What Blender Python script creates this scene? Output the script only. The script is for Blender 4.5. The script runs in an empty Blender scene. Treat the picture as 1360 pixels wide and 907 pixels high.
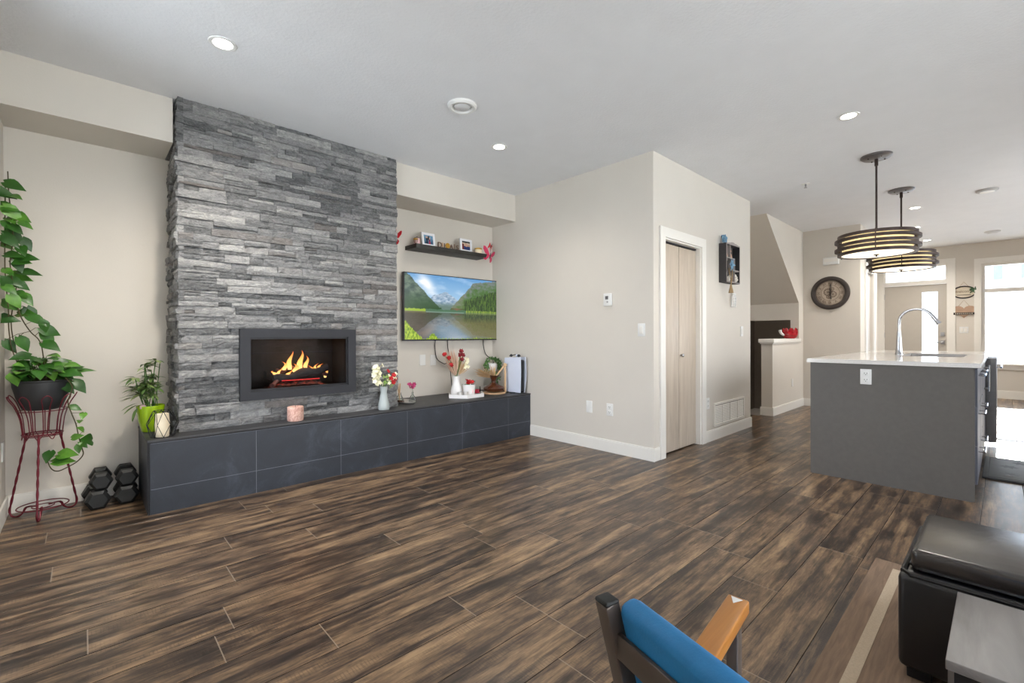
import bpy, bmesh, math, random
from mathutils import Vector, Matrix, noise
PI = math.pi
random.seed(7)
SC = bpy.context.scene
COL = SC.collection

# ------------------------------------------------------------------ camera, world, sun, exposure
H = 2.73                                   # ceiling height
CAM_H = 1.11
def make_camera():
    f, cy, pitch, roll, yaw = 609.916, 447.481, .00274454, -.00284765, .819587
    s, c = math.sin(yaw), math.cos(yaw)
    cols = [Vector((s, 0, c)), Vector((-c, 0, s)), Vector((0, -1, 0))]
    Rx = Matrix(((1, 0, 0), (0, math.cos(pitch), -math.sin(pitch)), (0, math.sin(pitch), math.cos(pitch))))
    Rz = Matrix(((math.cos(roll), -math.sin(roll), 0), (math.sin(roll), math.cos(roll), 0), (0, 0, 1)))
    R = Rz @ Rx
    u, v, w = [R @ k for k in cols]
    right = Vector((u[0], v[0], w[0])); down = Vector((u[1], v[1], w[1])); fwd = Vector((u[2], v[2], w[2]))
    cam = bpy.data.cameras.new('camera'); o = bpy.data.objects.new('camera', cam); COL.objects.link(o)
    M = Matrix.Identity(4)
    for i in range(3):
        M[i][0] = right[i]; M[i][1] = -down[i]; M[i][2] = -fwd[i]
    M[2][3] = CAM_H
    o.matrix_world = M
    cam.sensor_width = 36; cam.lens = f * 36 / 1360
    cam.shift_y = -(453.5 - cy) / 1360
    cam.clip_start = 0.02; cam.clip_end = 200
    SC.camera = o
make_camera()
SC.view_settings.view_transform = 'Standard'
SC.view_settings.look = 'None'
SC.view_settings.gamma = 1
SC.view_settings.use_curve_mapping = False
SC.view_settings.exposure = 0.2
SC.cycles.use_denoising = True
SC.cycles.max_bounces = 10
SC.cycles.diffuse_bounces = 6
SC.cycles.sample_clamp_indirect = 6

SKY = 7.2
world = bpy.data.worlds.new('sky'); SC.world = world; world.use_nodes = True
wn = world.node_tree.nodes; wl = world.node_tree.links
wn.clear()
wo = wn.new('ShaderNodeOutputWorld'); bg = wn.new('ShaderNodeBackground')
geo = wn.new('ShaderNodeTexCoord'); sep = wn.new('ShaderNodeSeparateXYZ'); rmp = wn.new('ShaderNodeValToRGB')
rmp.color_ramp.elements[0].position = 0.0; rmp.color_ramp.elements[0].color = (.98, .98, 1, 1)
rmp.color_ramp.elements[1].position = 0.7; rmp.color_ramp.elements[1].color = (.70, .84, 1, 1)
wl.new(geo.outputs['Generated'], sep.inputs[0]); wl.new(sep.outputs[2], rmp.inputs[0])
rmx = wn.new('ShaderNodeValToRGB'); mlt = wn.new('ShaderNodeMix'); mlt.data_type = 'RGBA'; mlt.blend_type = 'MULTIPLY'; mlt.inputs[0].default_value = 1
adx = wn.new('ShaderNodeMath'); adx.operation = 'MULTIPLY_ADD'; adx.inputs[1].default_value = .5; adx.inputs[2].default_value = .5
wl.new(sep.outputs[0], adx.inputs[0]); wl.new(adx.outputs[0], rmx.inputs[0])
rmx.color_ramp.elements[0].position = .15; rmx.color_ramp.elements[0].color = (.95, .98, 1.04, 1)
rmx.color_ramp.elements[1].position = .50; rmx.color_ramp.elements[1].color = (1.02, .98, .93, 1)   # warmer towards the sun
wl.new(rmp.outputs[0], mlt.inputs[6]); wl.new(rmx.outputs[0], mlt.inputs[7]); wl.new(mlt.outputs[2], bg.inputs[0]); bg.inputs[1].default_value = SKY; wl.new(bg.outputs[0], wo.inputs[0])

def sun_lamp(direction, strength, angle, color):
    l = bpy.data.lights.new('sun', 'SUN'); l.energy = strength; l.angle = angle; l.color = color
    o = bpy.data.objects.new('sun', l); COL.objects.link(o)
    o.rotation_euler = Vector(direction).to_track_quat('-Z', 'Y').to_euler(); o.location = (20, -3, 9)
sun_lamp((-.925, .0, -.379), 30.0, math.radians(.6), (1, .95, .86))

def portal(loc, rot, sx, sy):
    l = bpy.data.lights.new('window_portal', 'AREA'); l.shape = 'RECTANGLE'; l.size = sx; l.size_y = sy
    l.cycles.is_portal = True
    o = bpy.data.objects.new('window_portal', l); COL.objects.link(o); o.location = loc; o.rotation_euler = rot
# openings that let the daylight in: patio doors (left wall), kitchen window and front door lites (far wall), two unseen windows added in the right wall
portal((-.5, 2.7, 1.33), (0, -PI/2, 0), 2.55, 1.2)
portal((11.72, -.67, 1.48), (0, PI/2, 0), 1.8, 1.86)
portal((1.7, -2.42, 1.25), (PI/2, 0, 0), 4.0, 2.38)
portal((7.2, -2.42, 1.65), (PI/2, 0, 0), 3.6, 1.3)

# ------------------------------------------------------------------ material helpers
def lin(c):
    return tuple(((x/255)/12.92 if x/255 <= .04045 else ((x/255+.055)/1.055)**2.4) for x in c)
MATS = {}
class NT:
    def __init__(s, m): s.t = m.node_tree; s.n = s.t.nodes; s.l = s.t.links
    def node(s, kind, **k):
        n = s.n.new(kind)
        for a, b in k.items(): setattr(n, a, b)
        return n
    def put(s, sock, v):
        if isinstance(v, bpy.types.NodeSocket): s.l.new(v, sock)
        else: sock.default_value = v
    def math(s, op, a, b=0.0, c=0.0, clamp=False):
        n = s.node('ShaderNodeMath', operation=op, use_clamp=clamp)
        s.put(n.inputs[0], a); s.put(n.inputs[1], b); s.put(n.inputs[2], c); return n.outputs[0]
    def ramp(s, fac, stops, interp='LINEAR'):
        n = s.node('ShaderNodeValToRGB'); cr = n.color_ramp; cr.interpolation = interp
        while len(cr.elements) < len(stops): cr.elements.new(.5)
        for e, (p, c) in zip(cr.elements, stops):
            e.position = p; e.color = (*c, 1) if len(c) == 3 else c
        s.put(n.inputs[0], fac); return n.outputs[0]
    def mix(s, fac, a, b, blend='MIX'):
        n = s.node('ShaderNodeMix', data_type='RGBA', blend_type=blend)
        s.put(n.inputs[0], fac); s.put(n.inputs[6], a if not isinstance(a, tuple) else (*a, 1)[:4]); s.put(n.inputs[7], b if not isinstance(b, tuple) else (*b, 1)[:4])
        return n.outputs[2]
    def noise(s, vec, scale, detail=4, rough=.55, w=None, dist=0):
        n = s.node('ShaderNodeTexNoise')
        if vec is not None: s.put(n.inputs['Vector'], vec)
        n.inputs['Scale'].default_value = scale; n.inputs['Detail'].default_value = detail; n.inputs['Roughness'].default_value = rough
        n.inputs['Distortion'].default_value = dist
        return n.outputs[0]
    def comb(s, x, y, z):
        n = s.node('ShaderNodeCombineXYZ'); s.put(n.inputs[0], x); s.put(n.inputs[1], y); s.put(n.inputs[2], z); return n.outputs[0]
    def bump(s, h, strength, dist=.01):
        n = s.node('ShaderNodeBump'); n.inputs['Strength'].default_value = strength; n.inputs['Distance'].default_value = dist
        s.put(n.inputs['Height'], h); return n.outputs[0]
    def coord(s, which='Object'):
        return s.node('ShaderNodeTexCoord').outputs[which]
def new_mat(name):
    m = bpy.data.materials.new(name); m.use_nodes = True
    t = NT(m); b = t.n['Principled BSDF']; MATS[name] = m
    return m, t, b
def simple(name, rgb, rough=.5, metal=0, var=.06, nscale=12, bump=0, bscale=60, spec=None, trans=0, emit=None, estr=0, ior=None, alpha=None, coat=0):
    """procedural material: base colour broken up by a faint noise, optional bump"""
    m, t, b = new_mat(name)
    c = lin(rgb)
    co = t.coord()
    n = t.noise(co, nscale, 3)
    lo = tuple(x*(1-var) for x in c); hi = tuple(min(1, x*(1+var)) for x in c)
    t.put(b.inputs['Base Color'], t.ramp(n, [(.3, lo), (.7, hi)]))
    b.inputs['Roughness'].default_value = rough; b.inputs['Metallic'].default_value = metal
    if spec is not None: b.inputs['Specular IOR Level'].default_value = spec
    if trans: b.inputs['Transmission Weight'].default_value = trans
    if ior: b.inputs['IOR'].default_value = ior
    if coat: b.inputs['Coat Weight'].default_value = coat; b.inputs['Coat Roughness'].default_value = .1
    if emit: b.inputs['Emission Color'].default_value = (*lin(emit), 1); b.inputs['Emission Strength'].default_value = estr
    if bump: t.put(b.inputs['Normal'], t.bump(t.noise(co, bscale, 4), bump, .004))
    return m

simple('wall_paint', (211, 205, 196), .75, var=.012, nscale=3, bump=.12, bscale=120)
simple('trim_paint', (232, 229, 223), .45, var=.01)
simple('trim_cool', (232, 231, 228), .4, var=.01)
simple('ceiling_paint', (228, 229, 232), .85, var=.015, nscale=5, bump=.55, bscale=55)
simple('plastic_white', (228, 228, 226), .35, var=.01)
simple('dark_slot', (40, 40, 42), .6)
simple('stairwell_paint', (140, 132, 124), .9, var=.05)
simple('stair_carpet', (110, 100, 92), .95, var=.12, nscale=200, bump=.5, bscale=400)
simple('black_metal', (38, 38, 41), .42, metal=.6, var=.05)
simple('fire_frame_metal', (44, 45, 50), .55, metal=.4, var=.05)
simple('firebox_lining', (50, 49, 45), .8, var=.3, nscale=14, bump=.3)
simple('chrome', (200, 202, 206), .18, metal=1, var=.02)
simple('brushed_steel', (176, 176, 178), .32, metal=1, var=.04)
simple('silver', (205, 203, 200), .3, metal=.45, var=.03)
simple('bronze_metal', (66, 54, 52), .45, metal=.5, var=.06)
simple('pewter', (120, 118, 120), .35, metal=.8, var=.05)
simple('island_panel', (96, 92, 88), .5, var=.05, nscale=30)
simple('cabinet_edge', (96, 98, 108), .45, var=.04)
simple('door_paint', (186, 180, 171), .5, var=.015)
simple('white_door', (214, 212, 208), .4, var=.01)
simple('rubber_black', (30, 32, 33), .55, var=.2, nscale=20, bump=.15)
simple('blue_fabric', (28, 120, 180), .6, var=.06, nscale=40, bump=.12, bscale=300)
simple('white_fabric', (230, 228, 224), .8)
simple('red_wire', (110, 28, 44), .4, metal=.25, var=.15)
simple('pot_black', (45, 47, 50), .5, var=.12)
simple('soil', (48, 36, 28), .95, var=.3, bump=.6)
simple('vine_stem', (74, 66, 38), .6, var=.2)
simple('lime_ceramic', (158, 196, 20), .25, var=.04, coat=.4)
simple('green_stem', (70, 110, 45), .6, var=.15)
simple('candle_wax', (240, 224, 196), .5, var=.04)
simple('white_ceramic', (232, 230, 230), .3, var=.02)
simple('pink_blush', (240, 200, 204), .4, var=.05)
simple('amber_glass', (96, 52, 30), .12, var=.2, spec=.7, trans=.35)
simple('wood_light', (206, 172, 134), .5, var=.12)
simple('dried_grass', (196, 164, 124), .9, var=.15)
simple('dried_pink', (206, 172, 150), .9, var=.1)
simple('red_petal', (180, 22, 30), .6, var=.15)
simple('dark_red_petal', (128, 22, 34), .7, var=.2)
simple('pink_petal', (196, 66, 122), .6, var=.15)
simple('cream_petal', (240, 236, 206), .6, var=.06)
simple('pale_green', (150, 186, 90), .6, var=.1)
simple('leaf_mid', (62, 116, 44), .45, var=.3, nscale=30)
simple('red_glass', (196, 24, 60), .15, var=.08, spec=.6)
simple('shelf_black', (40, 39, 36), .5, var=.1)
simple('gold', (196, 150, 60), .35, metal=.6)
simple('letter_wood', (120, 92, 74), .6, var=.1)
simple('butterfly_pink', (196, 40, 84), .5, var=.12)
simple('butterfly_red', (206, 40, 52), .5, var=.12)
simple('console_white', (214, 222, 240), .4, var=.01)
simple('console_black', (24, 27, 38), .25, var=.05)
simple('cable_black', (26, 26, 28), .5)
simple('shadow_box_wood', (52, 50, 52), .6, var=.12)
simple('shadow_box_edge', (150, 142, 138), .6, var=.1)
simple('shell_white', (226, 222, 212), .6, var=.06)
simple('blue_starfish', (112, 152, 180), .6, var=.15)
simple('skin_figure', (206, 156, 128), .6, var=.1)
simple('jute', (166, 140, 104), .9, var=.1)
simple('clock_frame', (58, 50, 46), .45, var=.15, coat=.2)
simple('clock_face', (182, 168, 152), .6, var=.12, nscale=30)
simple('clock_mark', (112, 96, 84), .6, var=.1)
simple('mat_rubber', (92, 92, 92), .55, var=.08)
simple('mat_emboss', (70, 70, 70), .6)
simple('leather_black', (20, 20, 22), .33, var=.2, nscale=9, bump=.18, bscale=45, spec=.6)
simple('leather_lid', (40, 35, 32), .27, var=.2, nscale=7, bump=.25, bscale=26, spec=.9)
simple('table_dark', (30, 30, 32), .4, var=.1)
simple('lamp_shade_glow', (255, 240, 214), .6, emit=(255, 240, 214), estr=1.25)
simple('lamp_side_glow', (255, 232, 170), .6, emit=(255, 226, 168), estr=.7)
simple('downlight_glow', (255, 250, 240), .5, emit=(255, 247, 236), estr=14)
simple('sign_tan', (178, 148, 126), .7, var=.1)
simple('sign_dark', (52, 44, 44), .6)
simple('sign_cream', (206, 196, 176), .7)
simple('wreath_green', (64, 92, 66), .8, var=.3)
simple('siding_white', (226, 228, 232), .7, var=.02)
simple('ext_window', (96, 104, 122), .2, var=.1)
simple('ground_concrete', (222, 220, 216), .9, var=.06)
simple('sink_steel', (110, 96, 90), .4, metal=.7)
simple('photo_frame_white', (232, 232, 236), .4, var=.01)
simple('table_leg_metal', (150, 152, 156), .35, metal=1)
simple('smoke_white', (212, 212, 212), .5, var=.01)
simple('smoke_grey', (170, 168, 166), .5, var=.03)
simple('char_log', (46, 42, 42), .85, var=.5, nscale=25, bump=.8, bscale=50)
simple('ash_log', (120, 78, 70), .85, var=.5, nscale=20, bump=.8, bscale=50)
simple('teapot_red', (176, 20, 34), .25, var=.15, coat=.3)
simple('closet_dark', (70, 66, 62), .9)

def mat_floor():
    m, t, b = new_mat('plank_floor')
    co = t.coord(); sx = t.node('ShaderNodeSeparateXYZ'); t.put(sx.inputs[0], co); x, y = sx.outputs[0], sx.outputs[1]
    W, L = .19, 1.22
    yy = t.math('DIVIDE', t.math('SUBTRACT', y, .095), W)
    row = t.math('FLOOR', yy); fy = t.math('FRACT', yy)
    wn1 = t.node('ShaderNodeTexWhiteNoise', noise_dimensions='1D'); t.put(wn1.inputs['W'], row)
    xx = t.math('ADD', t.math('DIVIDE', x, L), t.math('MULTIPLY', wn1.outputs[0], 5.3))
    colm = t.math('FLOOR', xx); fx = t.math('FRACT', xx)
    wn2 = t.node('ShaderNodeTexWhiteNoise', noise_dimensions='2D'); t.put(wn2.inputs['Vector'], t.comb(row, colm, 0))
    r = wn2.outputs[0]
    rs = t.math('MULTIPLY', r, 37.0)
    v1 = t.comb(t.math('ADD', t.math('MULTIPLY', x, .75), rs), t.math('MULTIPLY', y, 8.5), rs)
    v2 = t.comb(t.math('ADD', t.math('MULTIPLY', x, 5.0), rs), t.math('MULTIPLY', y, 60), rs)
    n1 = t.noise(v1, 1.7, 8, .66, dist=.22)
    n2 = t.noise(v2, 2.0, 6, .7, dist=.2)
    nb = t.noise(t.comb(t.math('ADD', t.math('MULTIPLY', x, 2.6), rs), t.math('MULTIPLY', y, 7.0), rs), 2.2, 5, .65, dist=.3)
    n3 = t.noise(t.comb(t.math('ADD', t.math('MULTIPLY', x, .9), t.math('MULTIPLY', rs, 2)), t.math('MULTIPLY', y, 19), rs), 1.6, 4, .6, dist=.25)
    f = t.math('ADD', t.math('MULTIPLY', n1, .52), t.math('MULTIPLY', n2, .24))
    f = t.math('ADD', f, t.math('MULTIPLY', nb, .28))
    f = t.math('ADD', f, t.math('MULTIPLY', t.math('SUBTRACT', r, .5), .05))
    c = t.ramp(f, [(.42, lin((36, 29, 25))), (.47, lin((58, 46, 38))), (.51, lin((86, 69, 55))), (.56, lin((120, 97, 75))), (.65, lin((164, 136, 104)))])
    c = t.mix(t.math('MULTIPLY', t.ramp(n3, [(.54, (0, 0, 0)), (.64, (1, 1, 1))]), .62), c, lin((46, 38, 34)))
    # saw marks across the grain in patches
    wv = t.node('ShaderNodeTexWave', wave_type='BANDS', bands_direction='X'); t.put(wv.inputs['Vector'], t.comb(x, t.math('MULTIPLY', y, .12), rs))
    wv.inputs['Scale'].default_value = 26; wv.inputs['Distortion'].default_value = 5; wv.inputs['Detail Scale'].default_value = 2.5; wv.inputs['Detail'].default_value = 3
    msk = t.math('MULTIPLY', t.ramp(t.noise(v1, 2.7, 2), [(.52, (0, 0, 0)), (.62, (1, 1, 1))]), t.ramp(wv.outputs[0], [(.72, (0, 0, 0)), (.95, (1, 1, 1))]))
    c = t.mix(t.math('MULTIPLY', msk, .35), c, lin((58, 46, 40)))
    # knots
    vo = t.node('ShaderNodeTexVoronoi'); t.put(vo.inputs['Vector'], t.comb(t.math('ADD', t.math('MULTIPLY', x, 1.3), rs), t.math('MULTIPLY', y, 4.2), rs)); vo.inputs['Scale'].default_value = 1.25
    k = t.ramp(vo.outputs['Distance'], [(.03, (1, 1, 1)), (.10, (0, 0, 0))])
    c = t.mix(t.math('MULTIPLY', k, .55), c, lin((44, 32, 26)))
    # grooves
    e1 = t.math('LESS_THAN', t.math('MINIMUM', fy, t.math('SUBTRACT', 1, fy)), .011)
    e2 = t.math('LESS_THAN', t.math('MINIMUM', fx, t.math('SUBTRACT', 1, fx)), .0016)
    c = t.mix(t.math('MULTIPLY', e1, .6), c, lin((40, 33, 30)))
    c = t.mix(t.math('MULTIPLY', e2, .75), c, lin((150, 136, 120)))
    t.put(b.inputs['Base Color'], c)
    bev = t.math('MINIMUM', t.math('DIVIDE', t.math('MINIMUM', fy, t.math('SUBTRACT', 1, fy)), .013), 1.0)
    t.put(b.inputs['Roughness'], t.math('ADD', .20, t.math('MULTIPLY', bev, t.math('ADD', .02, t.math('MULTIPLY', n2, .22)))))
    b.inputs['Specular IOR Level'].default_value = .5
    hgt = t.math('SUBTRACT', t.math('MULTIPLY', n2, .25), t.math('MULTIPLY', msk, .2))
    b1 = t.node('ShaderNodeBump'); b1.inputs['Strength'].default_value = 1; b1.inputs['Distance'].default_value = .0022; t.put(b1.inputs['Height'], bev)
    b2 = t.node('ShaderNodeBump'); b2.inputs['Strength'].default_value = .3; b2.inputs['Distance'].default_value = .002; t.put(b2.inputs['Height'], hgt); t.l.new(b1.outputs[0], b2.inputs['Normal'])
    t.put(b.inputs['Normal'], b2.outputs[0])
mat_floor()

def mat_stone():
    m, t, b = new_mat('ledge_stone')
    g = t.node('ShaderNodeNewGeometry'); r = g.outputs['Random Per Island']
    co = t.coord()
    sx = t.node('ShaderNodeSeparateXYZ'); t.put(sx.inputs[0], co)
    st = t.comb(sx.outputs[0], sx.outputs[1], t.math('MULTIPLY', sx.outputs[2], 2.2))
    n1 = t.noise(st, 11, 8, .74, dist=1.6); n2 = t.noise(st, 70, 4, .7)
    f = t.math('ADD', t.math('MULTIPLY', r, .24), t.math('ADD', t.math('MULTIPLY', n1, .62), t.math('MULTIPLY', n2, .28)))
    c = t.ramp(f, [(.34, lin((52, 53, 55))), (.46, lin((96, 97, 98))), (.57, lin((130, 130, 131))), (.68, lin((158, 157, 156))), (.82, lin((200, 198, 194)))])
    wn = t.node('ShaderNodeTexWhiteNoise', noise_dimensions='1D'); t.put(wn.inputs['W'], t.math('MULTIPLY', r, 91.7))
    warm = t.ramp(wn.outputs[0], [(.90, (0, 0, 0)), (.99, (1, 1, 1))])
    c = t.mix(t.math('MULTIPLY', warm, .35), c, lin((150, 138, 130)))
    t.put(b.inputs['Base Color'], c); b.inputs['Roughness'].default_value = .72
    t.put(b.inputs['Normal'], t.bump(t.math('ADD', n1, t.math('MULTIPLY', n2, .6)), .9, .018))
mat_stone()

def mat_slate(name, base, vein):
    m, t, b = new_mat(name)
    co = t.coord()
    n1 = t.noise(co, 3.5, 7, .68, dist=1.0); n2 = t.noise(co, 90, 3)
    c = t.ramp(t.math('ADD', t.math('MULTIPLY', n1, .85), t.math('MULTIPLY', n2, .15)), [(.35, lin(tuple(k*.86 for k in base))), (.55, lin(base)), (.75, lin(vein))])
    t.put(b.inputs['Base Color'], c); b.inputs['Roughness'].default_value = .5
    t.put(b.inputs['Normal'], t.bump(n1, .15, .01))
mat_slate('slate_tile', (44, 49, 58), (68, 74, 84))
mat_slate('slate_top', (56, 56, 58), (76, 75, 76))
simple('grout', (116, 120, 128), .8, var=.1)

def mat_quartz():
    m, t, b = new_mat('quartz_top')
    n = t.noise(t.coord(), 200, 2)
    t.put(b.inputs['Base Color'], t.ramp(n, [(.35, lin((206, 202, 198))), (.5, lin((222, 219, 216)))]))
    b.inputs['Roughness'].default_value = .12; b.inputs['Specular IOR Level'].default_value = .6
mat_quartz()

def mat_woodgrain(name, a, bcol, cc, rough=.45, axis=0, scale=1.0):
    m, t, b = new_mat(name)
    co = t.coord(); mp = t.node('ShaderNodeMapping'); t.put(mp.inputs[0], co)
    s = [14, 14, 14]; s[axis] = 1.2
    mp.inputs['Scale'].default_value = [k*scale for k in s]
    n = t.noise(mp.outputs[0], 1.5, 5, .6, dist=.8)
    t.put(b.inputs['Base Color'], t.ramp(n, [(.3, lin(a)), (.5, lin(bcol)), (.7, lin(cc))]))
    b.inputs['Roughness'].default_value = rough
mat_woodgrain('door_veneer', (178, 164, 148), (190, 176, 160), (200, 188, 172), .4, 2)
mat_woodgrain('arm_wood', (150, 94, 38), (174, 116, 54), (194, 140, 76), .35, 0, .8)
mat_woodgrain('table_top', (104, 99, 98), (128, 123, 121), (148, 143, 140), .42, 0, .6)
simple('chair_metal', (98, 88, 82), .32, metal=.35, var=.08)
simple('appliance_grey', (140, 140, 142), .4, metal=.3)
mat_woodgrain('rug_brown', (108, 88, 72), (124, 102, 84), (138, 114, 94), .85, 0, 3)
simple('rug_stripe', (182, 164, 142), .9, var=.08, nscale=150, bump=.4, bscale=300)

def mat_glass(name, tint=(1, 1, 1), rough=0.0, ior=1.35):
    m, t, b = new_mat(name)
    for n in list(t.n):
        if n.type != 'OUTPUT_MATERIAL': t.n.remove(n)
    out = [n for n in t.n if n.type == 'OUTPUT_MATERIAL'][0]
    tr = t.node('ShaderNodeBsdfTransparent'); tr.inputs[0].default_value = (*tint, 1)
    gl = t.node('ShaderNodeBsdfGlossy'); gl.inputs['Roughness'].default_value = rough + .02
    fr = t.node('ShaderNodeFresnel'); fr.inputs[0].default_value = ior
    mx = t.node('ShaderNodeMixShader'); t.l.new(fr.outputs[0], mx.inputs[0]); t.l.new(tr.outputs[0], mx.inputs[1]); t.l.new(gl.outputs[0], mx.inputs[2])
    t.l.new(mx.outputs[0], out.inputs[0])
mat_glass('window_glass', (.97, .98, .98))
mat_glass('fire_glass', (.80, .80, .82), ior=1.07)
mat_glass('jar_glass', (.95, .97, .97), ior=1.22)
mat_glass('vase_glass', (.80, .86, .86), .05)
def mat_frost():
    m, t, b = new_mat('frosted_glass')
    b.inputs['Base Color'].default_value = (*lin((190, 198, 198)), 1); b.inputs['Roughness'].default_value = .25
    b.inputs['Alpha'].default_value = .62; t.put(b.inputs['Normal'], t.bump(t.noise(t.coord(), 60, 2), .1, .002))
mat_frost()

def mat_marble_pink():
    m, t, b = new_mat('pink_marble_wax')
    n = t.noise(t.coord(), 28, 6, .7, dist=2)
    t.put(b.inputs['Base Color'], t.ramp(n, [(.35, lin((176, 120, 108))), (.5, lin((216, 172, 156))), (.66, lin((232, 200, 186)))]))
    b.inputs['Roughness'].default_value = .5
mat_marble_pink()

def mat_leaf(name, dark, mid, light):
    m, t, b = new_mat(name)
    g = t.node('ShaderNodeNewGeometry')
    n = t.noise(t.coord(), 22, 3)
    f = t.math('ADD', t.math('MULTIPLY', g.outputs['Random Per Island'], .6), t.math('MULTIPLY', n, .4))
    t.put(b.inputs['Base Color'], t.ramp(f, [(.15, lin(dark)), (.55, lin(mid)), (.85, lin(light))]))
    b.inputs['Roughness'].default_value = .38
    b.inputs['Subsurface Weight'].default_value = .0
mat_leaf('pothos_leaf', (28, 66, 20), (50, 100, 30), (104, 156, 54))
mat_leaf('palm_leaf', (58, 88, 44), (104, 132, 72), (158, 170, 108))
mat_leaf('wreath_leaf', (54, 88, 52), (84, 126, 66), (120, 160, 90))

def mat_flame():
    m, t, b = new_mat('flame')
    for n in list(t.n):
        if n.type != 'OUTPUT_MATERIAL': t.n.remove(n)
    out = [n for n in t.n if n.type == 'OUTPUT_MATERIAL'][0]
    co = t.coord('Generated'); sx = t.node('ShaderNodeSeparateXYZ'); t.put(sx.inputs[0], co)
    c = t.ramp(sx.outputs[2], [(0, (1, .55, .18)), (.45, (1, .42, .10)), (1, (.75, .12, .02))])
    em = t.node('ShaderNodeEmission'); t.l.new(c, em.inputs[0]); em.inputs[1].default_value = 2.8
    tr = t.node('ShaderNodeBsdfTransparent')
    lw = t.node('ShaderNodeLayerWeight'); lw.inputs[0].default_value = .35
    n = t.noise(t.coord(), 26, 3, .6)
    f = t.math('ADD', t.math('MULTIPLY', lw.outputs['Facing'], .9), t.math('MULTIPLY', t.math('SUBTRACT', n, .5), 1.6), clamp=True)
    mx = t.node('ShaderNodeMixShader'); t.put(mx.inputs[0], f); t.l.new(em.outputs[0], mx.inputs[1]); t.l.new(tr.outputs[0], mx.inputs[2])
    t.l.new(mx.outputs[0], out.inputs[0])
mat_flame()
def mat_ember():
    m, t, b = new_mat('ember_bed')
    n = t.noise(t.coord(), 30, 5, .7)
    t.put(b.inputs['Base Color'], t.ramp(n, [(.4, lin((44, 38, 34))), (.6, lin((92, 66, 48)))]))
    b.inputs['Roughness'].default_value = .9
    t.put(b.inputs['Emission Color'], (1, .10, .06, 1))
    t.put(b.inputs['Emission Strength'], t.ramp(n, [(.5, (0, 0, 0)), (.72, (.5, .5, .5))]))
    t.put(b.inputs['Normal'], t.bump(n, 1, .02))
    simple('ember_glow', (160, 40, 30), .9, emit=(240, 50, 50), estr=.9, var=.4, nscale=40)
mat_ember()

def mat_picture(name, emission):
    m, t, b = new_mat(name)
    a = t.node('ShaderNodeAttribute'); a.attribute_name = 'picture'
    t.l.new(a.outputs['Color'], b.inputs['Base Color'])
    b.inputs['Roughness'].default_value = .25
    if emission:
        b.inputs['Base Color'].default_value = (.01, .01, .01, 1)
        for l in list(b.inputs['Base Color'].links): t.l.remove(l)
        t.l.new(a.outputs['Color'], b.inputs['Emission Color']); b.inputs['Emission Strength'].default_value = emission
mat_picture('tv_picture', .95)
mat_picture('photo_print', 0)

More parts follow.
